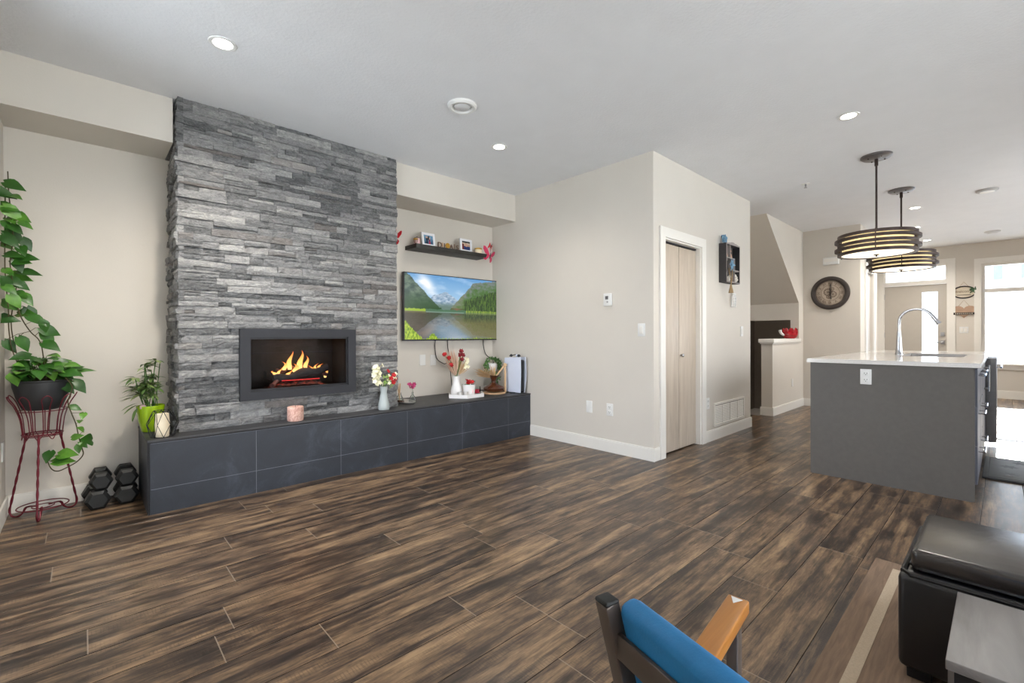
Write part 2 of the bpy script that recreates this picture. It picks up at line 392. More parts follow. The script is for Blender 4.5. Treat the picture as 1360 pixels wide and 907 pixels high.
# ------------------------------------------------------------------ mesh helpers
def basis(z):
    z = Vector(z).normalized(); a = Vector((0, 0, 1)) if abs(z.z) < .9 else Vector((1, 0, 0))
    x = a.cross(z).normalized(); return x, z.cross(x)
class MB:
    def __init__(s): s.v = []; s.f = []; s.sm = []; s.mi = []; s.cur = 0
    def add(s, vs, fs, smooth=False):
        o = len(s.v); s.v += [tuple(v) for v in vs]; s.f += [tuple(o+i for i in f) for f in fs]
        s.sm += [smooth]*len(fs); s.mi += [s.cur]*len(fs); return s
    def mat(s, i): s.cur = i; return s
    def box(s, x0, x1, y0, y1, z0, z1, bevel=0, M=None):
        if bevel:
            bm = bmesh.new(); bmesh.ops.create_cube(bm, size=1)
            for v in bm.verts: v.co = Vector((x0+(v.co.x+.5)*(x1-x0), y0+(v.co.y+.5)*(y1-y0), z0+(v.co.z+.5)*(z1-z0)))
            bmesh.ops.bevel(bm, geom=list(bm.edges), offset=bevel, segments=3, profile=.5, affect='EDGES', clamp_overlap=True)
            bm.verts.index_update()
            vs = [v.co.copy() for v in bm.verts]; fs = [[v.index for v in f.verts] for f in bm.faces]; bm.free()
            if M: vs = [M @ v for v in vs]
            return s.add(vs, fs, True)
        vs = [Vector(p) for p in ((x0,y0,z0),(x1,y0,z0),(x1,y1,z0),(x0,y1,z0),(x0,y0,z1),(x1,y0,z1),(x1,y1,z1),(x0,y1,z1))]
        if M: vs = [M @ v for v in vs]
        return s.add(vs, [(0,3,2,1),(4,5,6,7),(0,1,5,4),(1,2,6,5),(2,3,7,6),(3,0,4,7)])
    def prism(s, poly, a0, a1, axis='y'):
        """polygon in the plane across `axis`, extruded a0..a1"""
        n = len(poly)
        def P(p, a): return {'y': (p[0], a, p[1]), 'x': (a, p[0], p[1]), 'z': (p[0], p[1], a)}[axis]
        vs = [P(p, a0) for p in poly] + [P(p, a1) for p in poly]
        fs = [tuple(range(n)), tuple(range(2*n-1, n-1, -1))] + [(i, i+n, (i+1) % n + n, (i+1) % n) for i in range(n)]
        return s.add(vs, fs)
    def lathe(s, prof, c=(0, 0, 0), seg=32, axis=(0, 0, 1), a0=0, sx=1, sy=1, smooth=True, cap=True):
        c = Vector(c); X, Y = basis(axis); Z = Vector(axis).normalized()
        vs = []; n = len(prof)
        for k in range(seg):
            a = a0 + 2*PI*k/seg
            for r, h in prof: vs.append(c + X*(r*math.cos(a)*sx) + Y*(r*math.sin(a)*sy) + Z*h)
        fs = []
        for k in range(seg):
            k2 = (k+1) % seg
            for i in range(n-1): fs.append((k*n+i, k2*n+i, k2*n+i+1, k*n+i+1))
        if cap:
            if prof[0][0] > 1e-5: fs.append(tuple(k*n for k in range(seg-1, -1, -1)))
            if prof[-1][0] > 1e-5: fs.append(tuple(k*n+n-1 for k in range(seg)))
        return s.add(vs, fs, smooth)
    def cyl(s, a, b, r, r2=None, seg=16, smooth=True):
        a = Vector(a); b = Vector(b); L = (b-a).length
        return s.lathe([(r, 0), (r if r2 is None else r2, L)], a, seg, b-a, smooth=smooth)
    def tube(s, pts, r, seg=8, closed=False, taper=None):
        pts = [Vector(p) for p in pts]; n = len(pts); vs = []
        up = None
        for i, p in enumerate(pts):
            t = (pts[(i+1) % n]-pts[i-1]) if (closed or 0 < i < n-1) else (pts[1]-pts[0] if i == 0 else pts[-1]-pts[-2])
            t = t.normalized() if t.length > 1e-9 else Vector((0, 0, 1))
            if up is None: up, _ = basis(t)
            up = (up - t*up.dot(t)); up = up.normalized() if up.length > 1e-6 else basis(t)[0]
            w = t.cross(up); rr = r if taper is None else r*(1+(taper-1)*i/(n-1))
            for k in range(seg):
                a = 2*PI*k/seg; vs.append(p + up*(rr*math.cos(a)) + w*(rr*math.sin(a)))
        fs = []
        m = n if closed else n-1
        for i in range(m):
            j = (i+1) % n
            for k in range(seg): fs.append((i*seg+k, i*seg+(k+1) % seg, j*seg+(k+1) % seg, j*seg+k))
        if not closed: fs += [tuple(range(seg-1, -1, -1)), tuple((n-1)*seg+k for k in range(seg))]
        return s.add(vs, fs, True)
    def ball(s, c, r, seg=12, sz=1.0, sx=1.0, sy=1.0):
        n = max(4, seg//2)
        return s.lathe([(r*math.sin(PI*i/n) if 0 < i < n else 0.0, -r*sz*math.cos(PI*i/n)) for i in range(n+1)], c, seg, cap=False, sx=sx, sy=sy)
    def leaf(s, base, d, nrm, L, W, heart=False, fold=.25, droop=.3):
        """a leaf blade with a folded midrib, curving away from its base"""
        d = Vector(d).normalized(); nrm = Vector(nrm); sd = d.cross(nrm)
        sd = sd.normalized() if sd.length > 1e-5 else basis(d)[0]; up = sd.cross(d)
        prof = [(0, .30), (.12, .82), (.3, 1), (.5, .86), (.72, .52), (.9, .18), (1, 0)] if heart else [(0, .08), (.15, .5), (.35, 1), (.6, .9), (.82, .45), (1, 0)]
        vs = []
        for i, (u, w) in enumerate(prof):
            back = -.13*L if (heart and i == 0) else 0
            c = Vector(base) + d*(u*L) - up*(droop*L*u*u)
            e = up*(fold*w*W*.5)
            vs += [c, c + sd*(w*W*.5) + e + d*back, c - sd*(w*W*.5) + e + d*back]
        fs = []
        for i in range(len(prof)-1):
            a = 3*i; fs += [(a, a+1, a+4, a+3), (a, a+3, a+5, a+2)]
        return s.add(vs, fs, True)
    def build(s, name, m, parent=None, mods=None):
        me = bpy.data.meshes.new(name); me.from_pydata(s.v, [], s.f)
        for k in (m if isinstance(m, (list, tuple)) else [m]): me.materials.append(MATS[k])
        me.polygons.foreach_set('use_smooth', s.sm); me.polygons.foreach_set('material_index', s.mi)
        bm = bmesh.new(); bm.from_mesh(me); bmesh.ops.recalc_face_normals(bm, faces=bm.faces); bm.to_mesh(me); bm.free()
        me.update()
        if any(s.sm) and not all(s.sm): pass
        me.set_sharp_from_angle(angle=math.radians(40)) if any(s.sm) else None
        o = bpy.data.objects.new(name, me); COL.objects.link(o)
        if parent: o.parent = parent
        return o
def tag(o, label, cat, group=None):
    o['label'] = label; o['category'] = cat
    if group: o['group'] = group
    return o
def thing(name, label, cat, loc=(0, 0, 0), rz=0, group=None):
    o = bpy.data.objects.new(name, None); COL.objects.link(o); o.empty_display_size = .1
    o.location = loc; o.rotation_euler = (0, 0, rz)
    return tag(o, label, cat, group)
def struct(name, mb, m, parent=None):
    o = mb.build(name, m, parent)
    if not parent: o['kind'] = 'structure'
    return o
def dup(root, loc, rz, label, group=None):
    r = root.copy(); COL.objects.link(r); r.location = loc; r.rotation_euler = (0, 0, rz); r['label'] = label
    if group: r['group'] = group
    for ch in list(root.children):
        c = ch.copy(); COL.objects.link(c); c.parent = r
        for g in list(ch.children):
            d = g.copy(); COL.objects.link(d); d.parent = c
    return r
def picture(name, w, h, nx, nz, fn, m, parent, M=Matrix.Identity(4)):
    """a flat picture in the local XZ plane facing -Y; fn(u, v) gives its sRGB colour"""
    vs = []; cs = []
    for j in range(nz+1):
        for i in range(nx+1):
            u, v = i/nx, j/nz; vs.append(M @ Vector((u*w, 0, v*h))); cs += [*lin(fn(u, v)), 1]
    fs = [(j*(nx+1)+i, j*(nx+1)+i+1, (j+1)*(nx+1)+i+1, (j+1)*(nx+1)+i) for j in range(nz) for i in range(nx)]
    me = bpy.data.meshes.new(name); me.from_pydata([tuple(v) for v in vs], [], fs)
    at = me.color_attributes.new('picture', 'FLOAT_COLOR', 'POINT'); at.data.foreach_set('color', cs)
    me.materials.append(MATS[m]); o = bpy.data.objects.new(name, me); COL.objects.link(o); o.parent = parent
    return o
def bez(p0, p1, p2, p3, n=12):
    p0, p1, p2, p3 = map(Vector, (p0, p1, p2, p3)); r = []
    for i in range(n+1):
        t = i/n; a = 1-t; r.append(p0*a**3 + p1*3*a*a*t + p2*3*a*t*t + p3*t**3)
    return r
def spline(pts, n=6):
    pts = [Vector(p) for p in pts]; q = [2*pts[0]-pts[1]] + pts + [2*pts[-1]-pts[-2]]; out = []
    for i in range(1, len(q)-2):
        for k in range(n):
            t = k/n; a, b, c, d = q[i-1], q[i], q[i+1], q[i+2]
            out.append(.5*((2*b) + (c-a)*t + (2*a-5*b+4*c-d)*t*t + (3*b-a-3*c+d)*t**3))
    return out + [pts[-1]]
# ================================================================== SETTING
YB, XL, XP, YP, XPE = 4.27, -.36, 3.662, 2.10, 5.92     # back wall, left wall, partition faces, partition end
XF, YR = 11.6, -2.3                                      # far wall, right wall
m = MB(); m.box(-.5, 6.80, -2.45, 4.4, -.1, 0); m.box(6.80, 11.75, -2.45, 2.30, -.1, 0)
struct('floor', m, 'plank_floor')
m = MB(); m.box(-.5, 11.75, -2.45, 4.4, H, H+.1); struct('ceiling', m, 'ceiling_paint')
m = MB(); m.box(-60, 90, -60, 60, -.45, -.35); struct('ground', m, 'ground_concrete')

m = MB(); m.box(-.46, XL, 3.32, 4.4, 0, H); m.box(-.46, XL, -2.45, 2.1, 0, H)
m.box(-.46, XL, 2.1, 3.32, 2.6, H); m.box(-.46, XL, 2.1, 3.32, 0, .06)
struct('wall_left', m, 'wall_paint')
m = MB(); m.box(XL, XP+.12, YB, YB+.12, 0, H); struct('wall_back', m, 'wall_paint')
# closet partition: face towards the living room, and face with the bifold door
m = MB(); m.box(XP, XP+.12, YP, YB, 0, H)
m.box(XP+.12, 3.845, YP, YP+.12, 0, H); m.box(4.585, XPE, YP, YP+.12, 0, H); m.box(3.845, 4.585, YP, YP+.12, 2.0, H)
m.box(XPE-.12, XPE, YP+.12, 3.4, 0, H); m.box(XP+.12, XPE-.12, 3.3, 3.4, 0, H)
struct('wall_partition', m, 'wall_paint')
# stair side
m = MB()
m.prism([(6.66, H), (8.08, 1.605), (8.30, 1.605), (8.30, H)], 2.16, 3.4, 'y')
m.box(8.08, 8.30, 2.16, 2.275, 0, 1.605)
m.box(8.08, 8.20, 2.275, 3.4, 1.345, 1.605)
struct('wall_stair', m, 'wall_paint')
m = MB(); m.box(6.89, 8.08, 2.16, 2.30, 0, 1.0); struct('wall_half', m, 'wall_paint')
m = MB(); m.box(6.86, 8.09, 2.13, 2.33, 1.0, 1.055, bevel=.006); m.box(6.875, 8.085, 2.145, 2.315, .985, 1.0)
struct('trim_3', m, 'trim_paint')
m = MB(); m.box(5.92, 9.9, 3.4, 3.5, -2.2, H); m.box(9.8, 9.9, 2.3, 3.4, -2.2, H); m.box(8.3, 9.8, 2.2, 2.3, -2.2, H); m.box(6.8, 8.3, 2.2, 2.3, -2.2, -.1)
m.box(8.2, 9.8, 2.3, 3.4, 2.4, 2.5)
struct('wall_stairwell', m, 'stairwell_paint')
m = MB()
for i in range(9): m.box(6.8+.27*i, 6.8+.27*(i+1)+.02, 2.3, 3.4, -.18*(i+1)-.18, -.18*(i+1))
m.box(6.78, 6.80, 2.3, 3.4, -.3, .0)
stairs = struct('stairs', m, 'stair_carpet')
# clock wall, closet wall beside the entry
m = MB(); m.box(8.30, 8.42, 1.43, 2.2, 0, H); struct('wall_clock', m, 'wall_paint')
m = MB(); m.box(8.42, 8.70, 1.43, 1.55, 0, H); m.box(8.70, 9.25, 1.43, 1.55, 2.27, H); m.box(9.25, 9.60, 1.43, 1.55, 0, H); m.box(9.48, 9.60, 1.55, 1.80, 0, H); m.box(9.60, XF, 1.75, 1.85, 0, H); m.box(8.42, 9.48, 1.62, 1.70, 0, H)
struct('wall_entry', m, 'wall_paint')
# far wall with front door, transom and kitchen window
m = MB(); x0, x1 = XF, XF+.15
m.box(x0, x1, 1.63, 2.0, 0, H); m.box(x0, x1, .70, 1.63, 2.42, H); m.box(x0, x1, .27, .70, 0, H)
m.box(x0, x1, -1.6, .27, 0, .58); m.box(x0, x1, -1.6, .27, 2.36, H); m.box(x0, x1, YR-.15, -1.6, 0, H)
struct('wall_front', m, 'wall_paint')
m = MB(); m.box(-.5, -.3, -2.45, YR, 0, H); m.box(3.7, 5.4, -2.45, YR, 0, H); m.box(9.0, 11.75, -2.45, YR, 0, H); m.box(5.4, 9.0, -2.45, YR, 0, 1.0); m.box(5.4, 9.0, -2.45, YR, 2.3, H); m.box(-.3, 3.7, -2.45, YR, 0, .06); m.box(-.3, 3.7, -2.45, YR, 2.44, H)
struct('wall_right', m, 'wall_paint')

# soffits each side of the stone chimney breast
for i, (a, b) in enumerate(((XL, .452), (2.108, XP))):
    m = MB(); m.box(a, b, 3.86, YB, 2.43, H); struct('trim_%d' % (i+1), m, 'wall_paint')

# baseboards
def base(name, segs, mt='trim_paint', h=.115):
    m = MB()
    for x0, x1, y0, y1 in segs:
        m.box(x0, x1, y0, y1, 0, h-.012); dx = x1-x0; dy = y1-y0
        if dx > dy: m.box(x0, x1, y0+.003*(1 if y1 >= 2 else 0), y1-.0, h-.012, h)
        else: m.box(x0+.003, x1, y0, y1, h-.012, h)
    return struct(name, m, mt)
base('baseboard_left', [(XL, XL+.013, 3.35, YB)])
base('baseboard_back', [(XL+.013, .285, YB-.013, YB)])
base('baseboard_partition', [(XP-.013, XP, YP-.013, 3.615), (XP, 3.755, YP-.013, YP), (4.672, XPE, YP-.013, YP), (XPE, XPE+.013, YP-.013, YP+.12)])
base('baseboard_half', [(6.89, 8.30, 2.147, 2.16), (6.877, 6.89, 2.147, 2.313), (8.287, 8.30, 1.43, 2.147)])
base('baseboard_front', [(XF-.013, XF, YR, .36-.02), (XF-.013, XF, .38, .60)], h=.14)

# bifold closet door in the partition
def casing(m, plane, a0, a1, top, w, t, axis):
    """door casing round an opening a0..a1 up to top, on a wall at `plane`; axis 'y' = wall facing -Y, 'x' = wall facing -X"""
    for u0, u1, z0, z1 in ((a0-w, a0, 0, top+w), (a1, a1+w, 0, top+w), (a0, a1, top, top+w)):
        if axis == 'y': m.box(u0, u1, plane-t, plane, z0, z1)
        else: m.box(plane-t, plane, u0, u1, z0, z1)
m = MB(); casing(m, YP, 3.845, 4.585, 2.0, .088, .018, 'y')
m.box(3.845, 3.86, YP, YP+.12, 0, 2.0); m.box(4.57, 4.585, YP, YP+.12, 0, 2.0); m.box(3.86, 4.57, YP, YP+.12, 1.985, 2.0)
struct('trim_4', m, 'trim_paint')
d = bpy.data.objects.new('door_1', None); COL.objects.link(d); d['kind'] = 'structure'; d.location = (3.86, YP+.045, 0)
for a in (0, .357):
    m = MB(); m.box(a+.002, a+.351, 0, .03, .012, 1.965, bevel=.002); m.build('door_panel', 'door_veneer', d)
m = MB(); m.lathe([(0, 0), (.010, 0), (.010, .012), (.017, .02), (.017, .03), (.010, .036), (0, .036)], (.385, 0, .915), 16, (0, -1, 0)); m.build('door_knob', 'brushed_steel', d)
m = MB(); m.box(0, .71, -.005, .025, 1.972, 1.985); m.build('door_track', 'dark_slot', d)
m = MB(); m.box(3.86, 4.57, YP+.10, YP+.12, .0, 1.985); struct('wall_closet', m, 'closet_dark')

# front door with casing, transom and lite
m = MB()
for y0, y1, z0, z1 in ((.60, .70, 0, 2.50), (1.63, 1.73, 0, 2.50), (.70, 1.63, 2.42, 2.50)): m.box(XF-.02, XF, y0, y1, z0, z1)
m.box(XF-.01, XF+.12, .70, 1.63, 2.055, 2.115); m.box(XF, XF+.15, .70, .715, 0, 2.42); m.box(XF, XF+.15, 1.615, 1.63, 0, 2.42); m.box(XF, XF+.15, .715, 1.615, 2.405, 2.42)
struct('trim_5', m, 'trim_paint')
d = bpy.data.objects.new('door_2', None); COL.objects.link(d); d['kind'] = 'structure'; d.location = (XF+.03, .715, 0)
m = MB()
for y0, y1, z0, z1 in ((.002, .126, .01, 2.05), (.346, .898, .01, 2.05), (.126, .346, .01, .28), (.126, .346, 1.91, 2.05)): m.box(0, .045, y0, y1, z0, z1)
m.build('door_slab', 'door_paint', d)
m = MB(); m.box(.018, .024, .126, .346, .28, 1.91); m.build('door_lite', 'window_glass', d)
m = MB(); m.box(-.006, 0, .116, .126, .27, 1.92); m.box(-.006, 0, .346, .356, .27, 1.92); m.box(-.006, 0, .126, .346, 1.91, 1.92); m.box(-.006, 0, .126, .346, .27, .28); m.build('lite_frame', 'door_paint', d)
m = MB(); m.box(-.022, 0, .03, .085, 1.08, 1.15, bevel=.004); m.build('door_lock', 'brushed_steel', d)
m = MB(); m.box(-.018, 0, .03, .085, .93, 1.0, bevel=.004); m.cyl((-.018, .057, .965), (-.05, .057, .965), .011); m.box(-.058, -.04, .04, .15, .955, .975, bevel=.005); m.build('door_handle', 'brushed_steel', d)
for z in (.3, 1.1, 1.85):
    m = MB(); m.cyl((-.008, .9, z-.05), (-.008, .9, z+.05), .008); m.build('hinge', 'brushed_steel', d)
w = bpy.data.objects.new('window_1', None); COL.objects.link(w); w['kind'] = 'structure'; w.location = (XF, .715, 2.115)
m = MB()
for y0, y1, z0, z1 in ((0, .9, 0, .02), (0, .9, .27, .29), (0, .02, .02, .27), (.88, .9, .02, .27)): m.box(.05, .09, y0, y1, z0, z1)
m.build('window_frame', 'trim_paint', w)
m = MB(); m.box(.066, .072, .02, .88, .02, .27); m.build('pane', 'window_glass', w)

# kitchen window
m = MB()
for y0, y1, z0, z1 in ((.27, .36, .50, 2.45), (-1.69, -1.6, .50, 2.45), (-1.6, .27, 2.36, 2.45), (-1.6, .27, .50, .58)): m.box(XF-.02, XF, y0, y1, z0, z1)
m.box(XF-.05, XF-.02, -1.72, .39, .575, .605)
struct('trim_6', m, 'trim_paint')
def window(name, loc, rz, wd, ht, bars, n=1, fw=.045):
    """vinyl window in its own frame: local X across the opening, Y through the wall"""
    o = bpy.data.objects.new(name, None); COL.objects.link(o); o['kind'] = 'structure'; o.location = loc; o.rotation_euler = (0, 0, rz)
    m = MB()
    for a, b, c, d_ in ((0, wd, 0, fw), (0, wd, ht-fw, ht), (0, fw, fw, ht-fw), (wd-fw, wd, fw, ht-fw)): m.box(a, b, 0, .06, c, d_)
    for k in range(1, n): x = wd*k/n; m.box(x-fw*.6, x+fw*.6, 0, .06, fw, ht-fw)
    for z in bars: m.box(fw, wd-fw, .005, .055, z-.035, z+.035)
    m.build('window_frame', 'trim_paint', o)
    for k in range(n):
        m = MB(); m.box(wd*k/n+fw*.6, wd*(k+1)/n-fw*.6, .026, .032, fw, ht-fw); m.build('pane', 'window_glass', o)
    return o
window('window_2', (XF+.04, .27, .58), -PI/2, 1.87, 1.78, [1.30], 1)
window('window_3', (-.38, 2.1, .06), PI/2, 1.22, 2.54, [], 1, .06)
window('added_window_4', (-.3, -2.40, .06), 0, 4.0, 2.38, [], 3, .05)  # out of view; added and widened to brighten the fireplace side

window('added_window_6', (5.4, -2.40, 1.0), 0, 3.6, 1.3, [], 3, .05)  # out of view; added to bring light to the stair side and entry

# side entry closet door and its transom, seen edge-on in the entry wall
m = MB(); casing(m, 1.43, 8.70, 9.25, 2.27, .085, .02, 'y'); m.box(8.70, 9.25, 1.43, 1.50, 2.08, 2.12)
struct('trim_7', m, 'trim_cool')
d = bpy.data.objects.new('door_3', None); COL.objects.link(d); d['kind'] = 'structure'; d.location = (8.70, 1.47, 0)
m = MB(); m.box(0, .55, 0, .035, .01, 2.07); m.build('door_panel', 'white_door', d)
m = MB(); m.box(.27, .28, -.004, 0, .03, 2.05); m.build('door_gap', 'dark_slot', d)
w = bpy.data.objects.new('window_5', None); COL.objects.link(w); w['kind'] = 'structure'; w.location = (8.70, 1.45, 2.125)
m = MB()
for a, b, c, e in ((0, .55, 0, .02), (0, .55, .12, .14), (0, .03, .02, .12), (.52, .55, .02, .12)): m.box(a, b, 0, .03, c, e)
m.build('window_frame', 'dark_slot', w)
m = MB(); m.box(.03, .52, .01, .02, .02, .12); m.build('pane', 'smoke_grey', w)

# ------------------------------------------------------------------ neighbour's house outside
h = thing('neighbor_house', 'white sided house with bluish windows across the street, seen through the kitchen window', 'house', (25, -9, -.35))
m = MB(); m.box(0, 8, 0, 18, 0, 5.6)
for i in range(40): m.box(-.015, 0, 0, 18, i*.14, i*.14+.125)
m.build('wall', 'siding_white', h)
m = MB(); m.prism([(-.4, 5.6), (4, 7.2), (8.4, 5.6)], -.4, 18.4, 'y'); m.build('roof', 'smoke_grey', h)
for y in (3.4, 6.1, 8.32, 9.02, 12.6, 15):
    m = MB(); m.box(-.05, -.015, y-.05, y+.30, 3.45, 5.0); m.mat(1); m.box(-.06, -.05, y, y+.25, 3.5, 4.95); m.build('window', ['siding_white', 'ext_window'], h)
r = thing('porch_railing', 'thin metal railing outside the kitchen window', 'railing', (13.2, -3, -.35))
m = MB(); m.box(0, .03, 0, 3.4, 1.46, 1.48); m.build('rail', 'pewter', r)
for y in (0, 3.37):
    m = MB(); m.box(0, .03, y, y+.03, 0, 1.46); m.build('post', 'pewter', r)

# ------------------------------------------------------------------ ceiling fixtures
def downlight(x, y, label, watt=12, group='recessed ceiling downlights'):
    t = thing('downlight', label, 'ceiling light', (x, y, H), 0, group)
    m = MB(); m.lathe([(.045, -.001), (.060, -.006), (.068, -.004), (.070, 0), (.045, 0)], (0, 0, 0), 32, cap=False); m.build('trim_ring', 'plastic_white', t)
    m = MB(); m.lathe([(0, -.004), (.047, -.003)], (0, 0, 0), 32, cap=False); m.build('lens', 'downlight_glow', t)
    l = bpy.data.lights.new('bulb', 'SPOT'); l.energy = watt; l.spot_size = 2.6; l.spot_blend = .9; l.shadow_soft_size = .05; l.color = (1, .93, .82)
    o = bpy.data.objects.new('bulb', l); COL.objects.link(o); o.parent = t; o.location = (0, 0, -.03)
for x, y, s, watt in ((.571, 2.949, 'lit round recessed ceiling light in front of the stone chimney, near the left wall', 120),
                (2.615, 2.954, 'lit round recessed ceiling light in front of the television wall', 42),
                (4.149, .785, 'lit round recessed ceiling light nearest the first pendant lamp over the island', 60),
                (7.778, .776, 'lit recessed ceiling light just beyond the second pendant, nearest of the entry row', 90),
                (9.207, .91, 'lit recessed ceiling light in the middle of the entry row', 75),
                (10.60, .90, 'lit recessed ceiling light farthest back, in front of the entry door', 75)):
    downlight(x, y, s, watt)
downlight(6.35, 2.85, 'added unseen fill light in the ceiling over the stairs behind the closet corner', 45)  # hidden by the partition, added to brighten the sloped stair soffit
for q in (1,):
    t = thing('stairwell_fill', 'added flush fill light hidden inside the dark stairwell', 'ceiling light', (8.75, 2.85, 2.4))  # fill lamp behind the header, added because the recess came out black
    m = MB(); m.lathe([(0, -.05), (.06, -.045), (.09, -.02), (.095, 0)], seg=24); m.build('diffuser', 'plastic_white', t)
    l = bpy.data.lights.new('bulb', 'POINT'); l.energy = 5; l.shadow_soft_size = .06; l.color = (1, .9, .78)
    o = bpy.data.objects.new('bulb', l); COL.objects.link(o); o.parent = t; o.location = (0, 0, -.12)
t = thing('ceiling_vent', 'round white ceiling air vent between the two living room downlights', 'vent', (1.955, 2.6, H))
m = MB(); m.lathe([(.066, -.002), (.074, -.020), (.090, -.022), (.102, -.012), (.104, 0), (.066, 0)], (0, 0, 0), 40, cap=False); m.build('rim', 'plastic_white', t)
m = MB(); m.lathe([(0, -.022), (.045, -.021), (.056, -.014), (.056, -.010)], (0, 0, 0), 40, cap=False); m.lathe([(.056, -.002), (.068, -.002)], (0, 0, 0), 40, cap=False); m.build('valve_disc', 'smoke_white', t)
for x, y, s, k in ((7.41, .127, 'grey round ceiling detector with a bright lens, the nearer one', 1), (10.444, .122, 'white round ceiling detector closest to the far wall above the kitchen window', 0)):
    t = thing('smoke_detector', s, 'detector', (x, y, H), 0, 'round ceiling detectors')
    m = MB(); m.lathe([(0, -.036), (.055, -.034), (.062, -.026)] if not k else [(.062, -.026), (.062, -.026)], (0, 0, 0), 32, cap=False); m.lathe([(.062, -.026), (.088, -.02), (.094, 0)], (0, 0, 0), 32, cap=False); m.build('housing', 'smoke_grey' if k else 'smoke_white', t)
    if k: m = MB(); m.lathe([(0, -.030), (.062, -.026)], (0, 0, 0), 32, cap=False); m.build('lens', 'trim_paint', t)
t = thing('fire_sprinkler', 'small white fire sprinkler head on the ceiling near the clock', 'sprinkler', (5.667, 1.45, H))
m = MB(); m.lathe([(0, -.006), (.036, -.006), (.04, 0)], (0, 0, 0), 24); m.build('escutcheon', 'plastic_white', t)
m = MB(); m.cyl((0, 0, -.006), (0, 0, -.03), .009); m.lathe([(0, -.042), (.016, -.042), (.016, -.045), (0, -.045)], seg=16); m.tube([(-.012, 0, -.025), (-.012, 0, -.04)], .002); m.tube([(.012, 0, -.025), (.012, 0, -.04)], .002); m.build('head', 'brushed_steel', t)

def pendant(x, y, label):
    t = thing('pendant_lamp', label, 'pendant lamp', (x, y, H), 0, 'drum pendants over the island')
    m = MB(); m.lathe([(0, -.03), (.10, -.026), (.118, -.012), (.118, 0)], seg=40); m.build('canopy', 'pewter', t)
    for a in (.6, 2.4, 3.8, 5.5):
        m = MB(); m.ball((.075*math.cos(a), .075*math.sin(a), -.029), .007, 8); m.build('canopy_screw', 'bronze_metal', t)
    m = MB(); m.cyl((0, 0, -.03), (0, 0, -.09), .014); m.cyl((0, 0, -.06), (0, 0, -.72), .0085); m.ball((0, 0, -.70), .02, 10); m.build('rod', 'bronze_metal', t)
    m = MB()
    for a in range(3): m.cyl((0, 0, -.715), (.27*math.cos(a*2.094+.4), .27*math.sin(a*2.094+.4), -.715), .006)
    m.lathe([(0, -.690), (.03, -.69), (.03, -.73), (0, -.73)], seg=20); m.build('bracket', 'bronze_metal', t)
    for i, (r, dx) in enumerate(((.290, 0), (.312, 0), (.290, 0), (.312, 0), (.290, 0))):
        z = -.708 - i*.040
        m = MB(); m.lathe([(r-.030, z), (r, z), (r, z-.024), (r-.030, z-.024), (r-.030, z)], (dx*.7, -dx*.7, 0), 56, cap=False); m.build('shade_ring', 'bronze_metal', t)
    for a in (3.27, 5.36, 7.45):
        m = MB(); m.box(.309, .315, -.004, .004, -.893, -.706, M=Matrix.Rotation(a, 4, 'Z')); m.build('shade_post', 'bronze_metal', t)
    m = MB(); m.lathe([(.255, -.722), (.255, -.880)], seg=48, cap=False); m.build('side_diffuser', 'lamp_side_glow', t)
    m = MB(); m.lathe([(0, -.718), (.258, -.718), (.258, -.722), (0, -.722)], seg=48); m.build('light_stop_plate', 'white_ceramic', t)  # unseen disc added to keep the bulb from lighting the ceiling
    m = MB(); m.lathe([(0, -.893), (.15, -.891), (.262, -.885), (.262, -.88)], seg=48, cap=False); m.build('bottom_diffuser', 'lamp_shade_glow', t)
    m = MB(); m.lathe([(0, -.915), (.008, -.912), (.005, -.902), (.022, -.898), (.022, -.893)], seg=16); m.build('finial', 'bronze_metal', t)
    l = bpy.data.lights.new('bulb', 'POINT'); l.energy = 3; l.shadow_soft_size = .05; l.color = (1, .92, .82)
    o = bpy.data.objects.new('bulb', l); COL.objects.link(o); o.parent = t; o.location = (0, 0, -.80)
pendant(5.26, .788, 'banded bronze drum pendant lamp nearer the camera, over the front of the island')
pendant(6.695, .783, 'banded bronze drum pendant lamp farther back, over the far end of the island')
